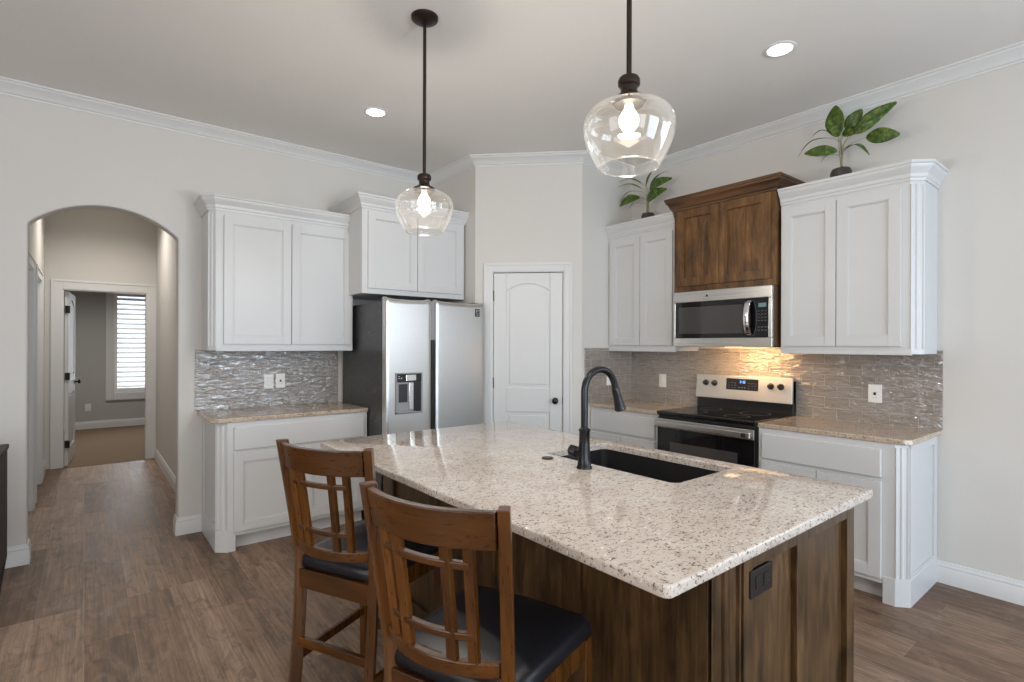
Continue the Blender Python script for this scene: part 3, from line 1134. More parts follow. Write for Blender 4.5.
MB().box(DX0 + 0.014, DX0 + 0.150, -0.0075, -0.004, DZ0 + 0.014, DZ1 - 0.072).build('back_plate', GREYP, disp)
MB().box(DX0 + 0.026, DX0 + 0.100, -0.0105, -0.007, DZ0 + 0.090, DZ1 - 0.085).build('paddle', DARKM, disp, bevel=0.003)
MB().box(DX0 + 0.112, DX0 + 0.150, -0.016, -0.007, DZ0 + 0.03, DZ1 - 0.075).build('lever', STEELV, disp, bevel=0.003)
MB().box(DX0 + 0.010, DX0 + 0.165, -0.030, -0.004, DZ0 + 0.008, DZ0 + 0.020).build('drip_tray', GREYP, disp, bevel=0.003)
MB().box(DX0 + 0.022, DX0 + 0.034, -0.0112, -0.0095, DZ1 - 0.045, DZ1 - 0.036).box(DX0 + 0.042, DX0 + 0.054, -0.0112, -0.0095, DZ1 - 0.045, DZ1 - 0.036)\
    .box(DX0 + 0.022, DX0 + 0.034, -0.0112, -0.0095, DZ1 - 0.030, DZ1 - 0.022).build('button_icons', MARK, disp)
# black sticker high on the right door
st_ = MB().box(0.812, 0.856, -0.0052, 0.0, 1.655, 1.722).build('sticker', BLK, fr)
MB().box(0.819, 0.832, -0.006, -0.005, 1.692, 1.716).box(0.838, 0.849, -0.006, -0.005, 1.700, 1.716).box(0.819, 0.849, -0.006, -0.005, 1.683, 1.688)\
    .box(0.826, 0.842, -0.006, -0.005, 1.662, 1.676).build('sticker_print', MARK, st_)

# ------------------------------------------------------------------ range
rg = thing('range', 'stainless and black electric range with glass cooktop between the counters', 'range', (3.405, 2.467, 0), RB)
RW = 0.765
MB().box(0, RW, 0.03, 0.60, 0.02, 0.895).build('body', DARKM, rg)
MB().prism([(0, 0.0), (RW, 0.0), (RW, 0.60), (0, 0.60)], 0.893, 0.921).build('cooktop', BLKGL, rg, bevel=0.007, seg=3)
for (bx, by, r) in ((0.20, 0.17, 0.105), (0.55, 0.17, 0.085), (0.20, 0.43, 0.080), (0.55, 0.43, 0.105)):
    MB().lathe([(r, 0), (r, 0.0006), (r - 0.004, 0.0006), (r - 0.004, 0.0)], (bx, by, 0.921), 40, cap=False).build('burner_ring', DIM, rg)
od = MB().box(0.006, RW - 0.006, 0.0, 0.035, 0.215, 0.872).build('oven_door', BLKGL, rg, bevel=0.004)
MB().box(0.006, RW - 0.006, -0.006, 0.002, 0.800, 0.866).build('door_band', STEEL, od, bevel=0.004)
MB().box(0.12, RW - 0.12, -0.002, 0.001, 0.36, 0.70).build('oven_window', WINGL, od)
h = MB().box(0.012, RW - 0.012, -0.050, -0.030, 0.812, 0.852)
for x in (0.03, RW - 0.05):
    h.box(x, x + 0.022, -0.034, 0.0, 0.818, 0.846)
h.build('handle', STEEL, od, bevel=0.006, seg=3)
MB().box(RW - 0.070, RW - 0.040, -0.0515, -0.049, 0.818, 0.846).build('badge', DARKM, od)
MB().box(0.006, RW - 0.006, 0.0, 0.035, 0.075, 0.205).build('drawer', STEEL, rg, bevel=0.004)
MB().box(0.02, RW - 0.02, 0.04, 0.10, 0.0, 0.075).build('kick_plate', BLK, rg)
# backguard
MB().box(0.0, RW, 0.553, 0.605, 0.918, 1.165).build('backguard', BLK, rg, bevel=0.004)
cp = MB().prism([(0.528, 0.998), (0.545, 1.184), (0.600, 1.184), (0.600, 0.998)], 0, RW, 'x').build('control_panel', STEELP, rg, bevel=0.004)
sl = math.atan2(0.017, 0.186)


def on_panel(x, z):
    y = 0.528 + (z - 0.998) * 0.017 / 0.186
    return (x, y, z)


for (kx) in (0.089, 0.165, 0.613, 0.685):
    k = MB().lathe([(0.024, 0), (0.024, 0.004), (0.019, 0.006), (0.017, 0.026), (0.014, 0.029), (0.001, 0.029)], (0, 0, 0), 24).build('knob', BLK, rg, loc=on_panel(kx, 1.118), rot=(PI / 2 - sl, 0, 0), smooth=40)
    MB().box(-0.004, 0.004, -0.017, 0.017, 0.028, 0.036).build('knob_grip', BLK, k, bevel=0.001)
    MB().box(-0.0012, 0.0012, 0.004, 0.017, 0.036, 0.0366).build('knob_pointer', MARK, k)
dp = MB().box(-0.127, 0.127, -0.043, 0.043, 0.0, 0.003).build('display_panel', BLKGL, rg, loc=on_panel(0.392, 1.118), rot=(PI / 2 - sl, 0, 0))
m = MB()
for (x, l_) in ((-0.016, 1), (-0.004, 0), (0.006, 1), (0.018, 1)):
    if l_:
        m.box(x, x + 0.008, 0.010, 0.013, 0.003, 0.0036).box(x, x + 0.008, 0.018, 0.021, 0.003, 0.0036).box(x + 0.006, x + 0.008, 0.010, 0.028, 0.003, 0.0036)\
            .box(x, x + 0.008, 0.026, 0.029, 0.003, 0.0036)
    else:
        m.box(x, x + 0.003, 0.013, 0.016, 0.003, 0.0036).box(x, x + 0.003, 0.022, 0.025, 0.003, 0.0036)
m.build('clock_digits', DISPB, dp)
for x in (-0.11, -0.085, -0.06, 0.05, 0.075, 0.10):
    for z in (-0.030, -0.012, 0.008):
        MB().box(x, x + 0.013, z, z + 0.005, 0.003, 0.0034).build('key', DIM, dp)
for x in (-0.025, -0.002, 0.018):
    MB().box(x, x + 0.010, -0.027, -0.022, 0.003, 0.0034).build('key', MARK, dp)

# ------------------------------------------------------------------ microwave
mw = thing('microwave', 'stainless over-the-range microwave with black glass door below the wood cabinet', 'microwave', (3.600, 2.452, 0), RB)
MWW, Z0, Z1 = 0.766, 1.408, 1.829
MB().box(0, MWW, 0.030, XR - 3.602, Z0 + 0.012, Z1).build('body', plain('bronze_case', (0.13, 0.075, 0.042), 0.4, 0.2), mw)
MB().box(0.02, MWW - 0.02, 0.03, XR - 3.63, Z0, Z0 + 0.014).build('underside', BLK, mw)
fm = MB()
fm.box(0, MWW, 0, 0.030, Z1 - 0.082, Z1).box(0, MWW, 0, 0.030, Z0, Z0 + 0.066)
fm.box(0, 0.016, 0, 0.030, Z0 + 0.066, Z1 - 0.082).box(MWW - 0.026, MWW, 0, 0.030, Z0 + 0.066, Z1 - 0.082)
fm.build('face_frame', STEEL, mw, bevel=0.004)
dg = MB().box(0.016, 0.652, 0.002, 0.028, Z0 + 0.066, Z1 - 0.082).build('door', BLKGL, mw)
MB().box(0.045, 0.560, 0.0008, 0.004, Z0 + 0.098, Z1 - 0.120).build('door_window', WINGL, dg)
pn = MB().box(0.652, MWW - 0.026, 0.002, 0.028, Z0 + 0.066, Z1 - 0.082).build('control_panel', BLKGL, mw)
MB().box(0.672, 0.726, 0.0008, 0.004, Z1 - 0.146, Z1 - 0.118).build('display', DISPG, pn)
for i in range(3):
    for j in range(7):
        if j == 4:
            continue
        x, z = 0.667 + i * 0.024, Z1 - 0.176 - j * 0.022
        MB().box(x, x + 0.013, 0.001, 0.004, z, z + 0.007).build('key', DIM, pn)
pts = []
for k in range(13):
    s = k / 12
    pts.append((0.612, -0.012 - 0.040 * math.sin(PI * s) ** 0.6, Z0 + 0.080 + s * (Z1 - Z0 - 0.176)))
hb = MB()
rings = []
for p in pts:
    rings.append([(p[0] - 0.019, p[1] + 0.008, p[2]), (p[0] - 0.019, p[1] - 0.004, p[2]), (p[0] - 0.010, p[1] - 0.010, p[2]), (p[0] + 0.010, p[1] - 0.010, p[2]), (p[0] + 0.019, p[1] - 0.004, p[2]), (p[0] + 0.019, p[1] + 0.008, p[2])])
rings[0] = [(a, max(b, 0.004) if i in (0, 5) else b + 0.010, c) for i, (a, b, c) in enumerate(rings[0])]
rings[-1] = [(a, max(b, 0.004) if i in (0, 5) else b + 0.010, c) for i, (a, b, c) in enumerate(rings[-1])]
hb.loft(rings).build('handle', STEELV, dg, smooth=50)
MB().lathe([(0.009, 0), (0.009, 0.0012), (0.001, 0.0012)], (0, 0, 0), 20).build('emblem', DARKM, mw, loc=(0.285, 0.0, Z1 - 0.040), rot=(PI / 2, 0, 0))
# task light in the underside of the microwave
MB().box(0.36, 0.46, 0.12, 0.19, Z0 - 0.003, Z0 + 0.002).build('task_lamp', plain('task_lens', (1, 0.9, 0.7), 0.4, emit=(1.0, 0.72, 0.40), estr=4.0), mw)
l = bpy.data.lights.new('task_light', 'AREA')
l.shape = 'RECTANGLE'
l.size, l.size_y = 0.34, 0.12
l.energy = 6.0
l.color = (1.0, 0.58, 0.25)
lo = bpy.data.objects.new('task_light', l)
COL.objects.link(lo)
lo.parent = mw
lo.location = (0.41, 0.155, Z0 - 0.008)
lo.rotation_euler = (math.radians(42), 0, 0)

# ------------------------------------------------------------------ island
IX0, IX1, IY0, IY1 = 1.280, 2.112, 0.700, 2.735
isl = thing('kitchen_island', 'dark stained wood kitchen island base with fluted corner under the pale granite top', 'kitchen island', (0, 0, 0))
r = 0.018
ch = 0.052
body = [(IX0 + r, IY0 + r + ch), (IX0 + r + ch, IY0 + r), (IX1 - 0.002, IY0 + r), (IX1 - 0.002, IY1 - r), (IX0 + r, IY1 - r)]
SX0, SX1, SY0, SY1 = 1.685, 2.098, 1.138, 1.842      # sink opening
ib = MB()
# carcass left open under the sink
ib.prism([(IX0 + r, IY0 + r + ch), (IX0 + r + ch, IY0 + r), (IX1 - 0.002, IY0 + r), (IX1 - 0.002, SY0 - 0.05), (IX0 + r, SY0 - 0.05)], 0.0, CT0)
ib.box(IX0 + r, SX0 - 0.05, SY0 - 0.05, SY1 + 0.05, 0, CT0)
ib.box(SX0 - 0.05, IX1 - 0.002, SY0 - 0.05, SY1 + 0.05, 0, 0.60)
ib.box(IX0 + r, IX1 - 0.002, SY1 + 0.05, IY1 - r, 0, CT0)
ib.build('carcass', ISL, isl)
# end facing the room on the right: stiles and rails round two sunk panels
m = MB()
for (a, b) in ((1.345, 1.392), (1.660, 1.738), (2.048, 2.112)):
    m.box(a, b, IY0, IY0 + r + 0.001, 0, CT0)
for (a, b) in ((1.392, 1.660), (1.738, 2.048)):
    m.box(a, b, IY0, IY0 + r + 0.001, 0.825, CT0)
    m.box(a, b, IY0, IY0 + r + 0.001, 0, 0.13)
m.build('end_frame', ISL, isl, bevel=0.0015)
# seating side
m = MB()
sy = [(0.765, 0.862), (1.236, 1.303), (1.700, 1.768), (2.152, 2.236), (2.600, IY1)]
for (a, b) in sy:
    m.box(IX0, IX0 + r + 0.001, a, b, 0, CT0)
for i in range(len(sy) - 1):
    m.box(IX0, IX0 + r + 0.001, sy[i][1], sy[i + 1][0], 0.80, CT0)
    m.box(IX0, IX0 + r + 0.001, sy[i][1], sy[i + 1][0], 0, 0.13)
m.build('side_frame', ISL, isl, bevel=0.0015)
for (a, b) in ((0.745, 1.085), (1.092, 1.482), (1.488, 1.882), (1.890, 2.290), (2.297, 2.700)):
    m = MB().box(IX1 - 0.002, IX1 + 0.012, a, b, 0.12, 0.860)
    for (u, v_, lo_, hi_) in ((a, a + 0.06, 0.12, 0.860), (b - 0.06, b, 0.12, 0.860), (a + 0.06, b - 0.06, 0.12, 0.18), (a + 0.06, b - 0.06, 0.80, 0.860)):
        m.box(IX1 + 0.011, IX1 + 0.020, u, v_, lo_, hi_)
    m.build('door', ISL, isl)
m = MB()
m.box(IX0, IX1, IY1 - r - 0.001, IY1, 0, CT0)
m.build('far_end_panel', ISL, isl)
# fluted corner post across the chamfer
fluted(isl, IX0 + r * 0.4, IY0 + r * 0.4 + ch + 0.004, IX0 + r * 0.4 + ch + 0.004, IY0 + r * 0.4, 0.14, CT0 - 0.012, ISL, 2)
MB().prism([(IX0 - 0.003, 0.762), (1.342, IY0 - 0.003), (1.36, IY0 + 0.02), (IX0 + 0.02, 0.78)], 0, 0.14).build('corner_plinth', ISL, isl, bevel=0.002)

# sink opening in the top: built from four slabs joined into one outline with a hole
TX0, TX1, TY0, TY1 = 0.950, 2.176, 0.658, 2.775


def rrect(x0, x1, y0, y1, rr, n=5):
    p = []
    for (cx_, cy_, a0) in ((x1 - rr, y0 + rr, -PI / 2), (x1 - rr, y1 - rr, 0), (x0 + rr, y1 - rr, PI / 2), (x0 + rr, y0 + rr, PI)):
        for k in range(n + 1):
            a = a0 + PI / 2 * k / n
            p.append((cx_ + rr * math.cos(a), cy_ + rr * math.sin(a)))
    return p


def slab_with_hole(outer, inner, z0, z1, rb=0.007, nb=4):
    """outer and inner have the same point count and start; top edges rounded"""
    m_ = MB()
    n = len(outer)

    def inset(poly, d):
        # offset towards the left of travel for a CCW outline = inwards
        res = []
        for i in range(len(poly)):
            a, b, c = Vector(poly[i - 1]), Vector(poly[i]), Vector(poly[(i + 1) % len(poly)])
            n1 = Vector((-(b - a).y, (b - a).x)).normalized()
            n2 = Vector((-(c - b).y, (c - b).x)).normalized()
            mm = (n1 + n2).normalized()
            o_ = b + mm * (d / max(0.3, mm.dot(n1)))
            res.append((o_.x, o_.y))
        return res
    rings = []
    rings.append([(x, y, z0) for (x, y) in inner])
    rings.append([(x, y, z0) for (x, y) in inset(outer, rb)])
    for k in range(nb + 1):
        a = PI / 2 * k / nb
        rings.append([(x, y, z0 + rb * (1 - math.cos(a))) for (x, y) in inset(outer, rb * (1 - math.sin(a)))])
    for k in range(nb + 1):
        a = PI / 2 * k / nb
        rings.append([(x, y, z1 - rb * (1 - math.sin(a))) for (x, y) in inset(outer, rb * (1 - math.cos(a)))])
    ri = 0.004
    rings.append([(x, y, z1) for (x, y) in inset(inner, -ri)])
    rings.append([(x, y, z1 - ri) for (x, y) in inner])
    rings.append([(x, y, z0) for (x, y) in inner])
    m_.loft(rings, cap=False)
    return m_


def match(poly_o, x0, x1, y0, y1, rr):
    return rrect(x0, x1, y0, y1, rr, 5)


outer = rrect(TX0, TX1, TY0, TY1, 0.022, 5)
inner = rrect(SX0, SX1, SY0, SY1, 0.030, 5)
top = slab_with_hole(outer, inner, CT0, CT1).build('countertop', GRAN, smooth=35)
tag(top, 'large pale speckled granite island countertop with the sink cut into it', 'countertop')

# undermount sink
sk = thing('sink', 'black undermount sink set into the granite island top', 'sink', (0, 0, 0))
inn = rrect(SX0 - 0.004, SX1 + 0.004, SY0 - 0.004, SY1 + 0.004, 0.034, 5)
low = rrect(SX0 + 0.010, SX1 - 0.010, SY0 + 0.010, SY1 - 0.010, 0.040, 5)
flo = rrect(SX0 + 0.040, SX1 - 0.040, SY0 + 0.040, SY1 - 0.040, 0.040, 5)
out_ = rrect(SX0 - 0.012, SX1 + 0.012, SY0 - 0.012, SY1 + 0.012, 0.04, 5)
m = MB()
m.loft([[(x, y, CT0 - 0.003) for (x, y) in out_], [(x, y, CT0 - 0.0015) for (x, y) in out_], [(x, y, CT0 - 0.0015) for (x, y) in inn], [(x, y, 0.70) for (x, y) in low],
        [(x, y, 0.675) for (x, y) in flo]], cap=False)
m.f.append(tuple(len(m.v) - len(flo) + i for i in range(len(flo))))
m.build('basin', SINKM, sk, smooth=40)
MB().lathe([(0.045, 0.0), (0.043, 0.004), (0.030, 0.002), (0.001, 0.001)], ((SX0 + SX1) / 2, (SY0 + SY1) / 2, 0.6755), 28, cap=False).build('drain', DARKM, sk, smooth=40)

# faucet
fa = thing('faucet', 'black gooseneck pull-down faucet standing behind the island sink', 'faucet', (1.600, 1.512, CT1))
MB().lathe([(0.032, 0), (0.032, 0.006), (0.028, 0.012), (0.025, 0.05), (0.0225, 0.10), (0.0215, 0.150), (0.024, 0.154), (0.024, 0.160), (0.018, 0.164), (0.015, 0.168)], (0, 0, 0), 28).build('base', FAUC, fa, smooth=40)
FA = math.radians(-4)      # spout swings over the basin
dxy = Vector((math.cos(FA), math.sin(FA)))
pts = [(0, 0, 0.16), (0, 0, 0.25), (0, 0, 0.315)]
Rg = 0.088
for k in range(1, 15):
    a = PI - (PI * 0.93) * k / 14
    d_ = Rg + Rg * math.cos(a)
    pts.append((dxy.x * d_, dxy.y * d_, 0.315 + Rg * math.sin(a)))
e0, e1 = Vector(pts[-2]), Vector(pts[-1])
tdir = (e1 - e0).normalized()
pts.append(tuple(e1 + tdir * 0.012))
MB().tube(pts, 0.0145, 18).build('spout', FAUC, fa, smooth=40)
hp = e1 + tdir * 0.010
MB().tube([hp, hp + tdir * 0.008, hp + tdir * 0.035, hp + tdir * 0.070, hp + tdir * 0.100, hp + tdir * 0.104], [0.0155, 0.018, 0.019, 0.021, 0.026, 0.023], 22).build('spray_head', FAUC, fa, smooth=40)
sd = Vector((-dxy.y, dxy.x, 0)) * 1.0
lev = Vector((-0.25, 0.97, 0)).normalized()
MB().tube([lev * 0.012 + Vector((0, 0, 0.062)), lev * 0.036 + Vector((0, 0, 0.062))], 0.019, 20).tube(
    [lev * 0.036 + Vector((0, 0, 0.062)), lev * 0.040 + Vector((0, 0, 0.062)), lev * 0.064 + Vector((0, 0, 0.066)), lev * 0.068 + Vector((0, 0, 0.066))], [0.022, 0.024, 0.024, 0.020], 20).build('lever_hub', FAUC, fa, smooth=40)
MB().tube([lev * 0.056 + Vector((0.015, 0, 0.068)), lev * 0.062 + Vector((0.10, 0, 0.082))], [0.006, 0.004], 10).build('lever', FAUC, fa, smooth=40)
cap = MB().lathe([(0.026, 0.0), (0.026, 0.003), (0.023, 0.006), (0.001, 0.007)], (0, 0, 0), 28).build('hole_cover', BRONZE, loc=(1.606, 1.741, CT1), smooth=40)
tag(cap, 'small round bronze hole cover on the island top beside the faucet', 'hole cover')

outlet('dark brown outlet plate on the end of the island', (1.432, IY0 + 0.0005, 0.785), 0, 'duplex', 0.122, 0.074, BRNPL, BRNPL, boxed=True)


# ------------------------------------------------------------------ counter stools
def make_stool(label, loc, rz):
    t = thing('counter_stool', label, 'stool', loc, rz, 'counter stools at the island')
    W = 0.200

    def post_x(z):
        if z < 0.60:
            s = 1 - z / 0.60
            return -0.205 - 0.045 * s ** 1.6
        s = (z - 0.60) / 0.45
        return -0.205 - 0.062 * s ** 1.2

    def yw(z):
        s = min(1.0, max(0.0, (z - 0.52) / 0.53))
        return 0.176 + (W + 0.006 - 0.176) * s ** 1.1
    # rear posts / legs in one sweep each
    for s in (-1, 1):
        rings = []
        for k in range(19):
            z = 1.064 * k / 18
            x = post_x(z)
            hx = 0.0205
            hy = 0.0165 - 0.0025 * max(0, (z - 0.6) / 0.45)
            y = s * yw(z)
            # the posts stand square to the bowed back
            q = -s * 0.50
            rings.append([(x + a * math.cos(q) - b * math.sin(q), y + a * math.sin(q) + b * math.cos(q), z) for (a, b) in ((-hx, -hy), (hx, -hy), (hx, hy), (-hx, hy))])
        MB().loft(rings).build('rear_leg', STOOLW, t, bevel=0.003)
    # front legs
    for s in (-1, 1):
        rings = []
        for (z, hw) in ((0, 0.016), (0.35, 0.020), (0.572, 0.021)):
            x, y = 0.180, s * 0.200
            rings.append([(x - hw, y - hw, z), (x + hw, y - hw, z), (x + hw, y + hw, z), (x - hw, y + hw, z)])
        MB().loft(rings).build('front_leg', STOOLW, t, bevel=0.003)
    SAG = 0.060

    def arc_x(y, z):
        return post_x(z) - SAG * max(0.0, 1 - (y / yw(z)) ** 2)

    def rail(z0, z1, y0, y1, th, name, n=18, mat=STOOLX, off=0.0):
        rings = []
        for k in range(n + 1):
            q0 = y0 + (y1 - y0) * k / n
            ya, yb_ = q0 * yw(z0) / W, q0 * yw(z1) / W
            a, b = arc_x(ya, z0) + off, arc_x(yb_, z1) + off
            rings.append([(a - th / 2, ya, z0), (a + th / 2, ya, z0), (b + th / 2, yb_, z1), (b - th / 2, yb_, z1)])
        return MB().loft(rings).build(name, mat, t, bevel=0.003, smooth=35)
    inn_ = W - 0.012
    rail(0.966, 1.056, -inn_, inn_, 0.024, 'crest_rail')
    rail(0.655, 0.692, -inn_, inn_, 0.022, 'lower_rail')
    for y in (-0.126, -0.072, 0.072, 0.126):
        rings = []
        for k in range(7):
            z = 0.690 + 0.278 * k / 6
            yy = y * yw(z) / W
            x = arc_x(yy, z)
            rings.append([(x - 0.008, yy - 0.0135, z), (x + 0.008, yy - 0.0135, z), (x + 0.008, yy + 0.0135, z), (x - 0.008, yy + 0.0135, z)])
        MB().loft(rings).build('slat', STOOLW, t, bevel=0.0015)
    rail(0.916, 0.934, -0.128, 0.128, 0.020, 'cross_bar', 12, off=0.001)
    rail(0.744, 0.762, -0.128, 0.128, 0.020, 'cross_bar', 12, off=0.001)
    # aprons
    m_ = MB()
    m_.box(-0.222, -0.198, -0.170, 0.170, 0.500, 0.572)
    m_.build('rear_apron', STOOLX, t, bevel=0.002)
    MB().box(0.172, 0.194, -0.182, 0.182, 0.510, 0.572).build('front_apron', STOOLX, t, bevel=0.002)
    for s in (-1, 1):
        MB().prism([(-0.185, s * 0.184 - 0.011), (0.162, s * 0.201 - 0.011), (0.162, s * 0.201 + 0.011), (-0.185, s * 0.184 + 0.011)], 0.510, 0.572).build('side_apron', STOOLW, t, bevel=0.002)
        MB().prism([(-0.225, s * 0.183 - 0.009), (0.165, s * 0.200 - 0.009), (0.165, s * 0.200 + 0.009), (-0.225, s * 0.183 + 0.009)], 0.215, 0.250).build('side_stretcher', STOOLW, t, bevel=0.003)
    MB().box(-0.232, -0.212, -0.170, 0.170, 0.285, 0.318).build('rear_stretcher', STOOLX, t, bevel=0.003)
    MB().box(0.168, 0.192, -0.184, 0.184, 0.165, 0.200).build('footrest', STOOLX, t, bevel=0.003)
    # padded seat
    pol = [(-0.190, -0.196), (0.185, -0.224), (0.210, -0.200), (0.222, 0.0), (0.210, 0.200), (0.185, 0.224), (-0.190, 0.196), (-0.215, 0.160), (-0.215, -0.160)]
    rings = []
    cx_ = 0.0
    for (z, sc_) in ((0.570, 0.955), (0.582, 0.995), (0.600, 1.0), (0.615, 0.985), (0.626, 0.93), (0.632, 0.80), (0.635, 0.5), (0.636, 0.2)):
        ring = []
        n = len(pol)
        for i in range(n):
            a, b = pol[i], pol[(i + 1) % n]
            for q_ in range(4):
                s = q_ / 4
                ring.append(((a[0] + (b[0] - a[0]) * s) * sc_, (a[1] + (b[1] - a[1]) * s) * sc_, z))
        rings.append(ring)
    MB().loft(rings).build('seat_cushion', LEATHER, t, smooth=60)
    return t


make_stool('nearer wooden counter stool with black seat, drawn up to the island in the foreground', (0.895, 1.200, 0), 0.355)
s2 = make_stool('farther wooden counter stool with black seat, by the far left of the island', (0.908, 2.012, 0), 0.44)


# ------------------------------------------------------------------ pendants and recessed lights
def pendant(label, x, y):
    t = thing('pendant_light', label, 'pendant light', (x, y, ZC), 0, 'pendant lights over the island')
    MB().lathe([(0.018, -0.030), (0.030, -0.028), (0.055, -0.020), (0.066, -0.012), (0.068, 0.0)], (0, 0, 0), 36).build('canopy', BRONZE, t, smooth=35)
    zt = 2.188 - ZC
    MB().tube([(0, 0, -0.02), (0, 0, zt + 0.085)], 0.0085, 14).build('rod', BRONZE, t, smooth=40)
    MB().lathe([(0.010, 0.092), (0.014, 0.089), (0.030, 0.083), (0.035, 0.074), (0.035, 0.064), (0.034, 0.058), (0.027, 0.052), (0.026, 0.042), (0.028, 0.032), (0.036, 0.026), (0.048, 0.019), (0.055, 0.014), (0.055, 0.009), (0.049, 0.006), (0.047, -0.004)], (0, 0, zt), 32).build('socket_cap', BRONZE, t, smooth=30)
    sc2 = MB()
    for k in range(3):
        a = 0.6 + 2 * PI * k / 3
        sc2.tube([(0.045 * math.cos(a), 0.045 * math.sin(a), zt + 0.004), (0.062 * math.cos(a), 0.062 * math.sin(a), zt + 0.004)], 0.004, 8)
    sc2.build('set_screws', BRONZE, t)
    prof = [(0.050, 0.0), (0.072, -0.003), (0.098, -0.010), (0.120, -0.022), (0.136, -0.040), (0.1445, -0.062), (0.145, -0.082),
            (0.140, -0.108), (0.131, -0.134), (0.120, -0.158), (0.109, -0.179), (0.099, -0.195), (0.094, -0.202)]
    g = MB().lathe(prof, (0, 0, zt), 56, cap=False).build('glass_shade', GLASS, t, smooth=60)
    # thick rolled rim at the open bottom
    rim = []
    for k in range(57):
        a = 2 * PI * k / 56
        rim.append((0.0945 * math.cos(a), 0.0945 * math.sin(a), zt - 0.202))
    MB().tube(rim, 0.0025, 8, cap=False).build('shade_rim', GLASS, g, smooth=60)
    MB().lathe([(0.012, 0.0), (0.014, -0.012), (0.022, -0.024), (0.029, -0.038), (0.031, -0.050), (0.028, -0.064), (0.019, -0.076), (0.002, -0.081)], (0, 0, zt - 0.004), 24).build('bulb', BULB, t, smooth=50)
    l_ = bpy.data.lights.new('bulb_light', 'POINT')
    l_.energy = 19
    l_.color = (1.0, 0.93, 0.83)
    l_.shadow_soft_size = 0.035
    o = bpy.data.objects.new('bulb_light', l_)
    COL.objects.link(o)
    o.parent = t
    o.location = (0, 0, zt - 0.115)
    return t


pendant('farther glass pendant light hanging on a bronze rod above the left of the island', 1.328, 2.357)
pendant('nearer glass pendant light hanging above the right of the island, its canopy out of frame', 1.349, 1.086)


def downlight(label, x, y, watts=6):
    t = thing('recessed_light', label, 'ceiling light', (x, y, ZC), 0, 'recessed ceiling lights')
    MB().lathe([(0.062, -0.002), (0.066, -0.006), (0.078, -0.007), (0.084, -0.003), (0.084, 0.0)], (0, 0, 0), 40, cap=False).build('trim_ring', TRIM, t, smooth=40)
    MB().lathe([(0.001, -0.0035), (0.064, -0.0035), (0.064, -0.001)], (0, 0, 0), 36, cap=False).build('lens', LENS, t)
    l_ = bpy.data.lights.new('downlight', 'SPOT')
    l_.energy = watts
    l_.spot_size = math.radians(150)
    l_.spot_blend = 0.9
    l_.color = (1.0, 0.95, 0.885)
    l_.shadow_soft_size = 0.06
    o = bpy.data.objects.new('downlight', l_)
    COL.objects.link(o)
    o.parent = t
    o.location = (0, 0, -0.012)
    return t


downlight('recessed ceiling light left of centre, near the refrigerator', 1.603, 3.540)
downlight('recessed ceiling light at the right, in front of the range wall', 2.999, 1.366)
# fill spots without fixtures, added to brighten the room, hall and bedroom
for (x, y, e_) in ((0.1, -0.9, 48), (2.3, -1.6, 20), (-1.5, 1.4, 64), (0.17, 6.9, 80), (0.0, 9.6, 110)):
    l_ = bpy.data.lights.new('room_fill_spot', 'SPOT')
    l_.energy = e_
    l_.spot_size = math.radians(150)
    l_.spot_blend = 0.9
    l_.color = (1.0, 0.95, 0.885)
    l_.shadow_soft_size = 0.07
    o = bpy.data.objects.new('room_fill_spot', l_)
    COL.objects.link(o)
    o.location = (x, y, (ZC if y < 8 else 2.75) - 0.02)


# ------------------------------------------------------------------ plants on the cabinets
def leaf(parent, B, T, wdt, nrm, bend=0.02, fold=0.25, origin=(0, 0, 0)):
    B, T = Vector(B) - Vector(origin), Vector(T) - Vector(origin)
    ax = T - B
    L = ax.length
    ax.normalize()
    nv = Vector(nrm)
    nv = (nv - ax * nv.dot(ax)).normalized()
    sd_ = ax.cross(nv)
    nu, nv_ = 12, 6
    v = []
    for i in range(nu + 1):
        t_ = i / nu
        prof = (math.sin(PI * min(1, t_ * 0.94 + 0.03)) ** 0.75) * (1 - 0.25 * t_)
        for j in range(nv_ + 1):
            s = j / nv_ * 2 - 1
            p = B + ax * (L * t_) + sd_ * (s * wdt / 2 * prof) + nv * (bend * math.sin(PI * t_) - bend * 1.2 * t_ * t_ + fold * abs(s) * wdt / 2 * prof)
            v.append(tuple(p))
    f_ = []
    for i in range(nu):
        for j in range(nv_):
            a = i * (nv_ + 1) + j
            f_.append((a, a + 1, a + nv_ + 2, a + nv_ + 1))
    o = MB().add(v, f_).build('leaf', LEAF, parent, smooth=60, recalc=False)
    so = o.modifiers.new('thick', 'SOLIDIFY')
    so.thickness = 0.0012
    return o


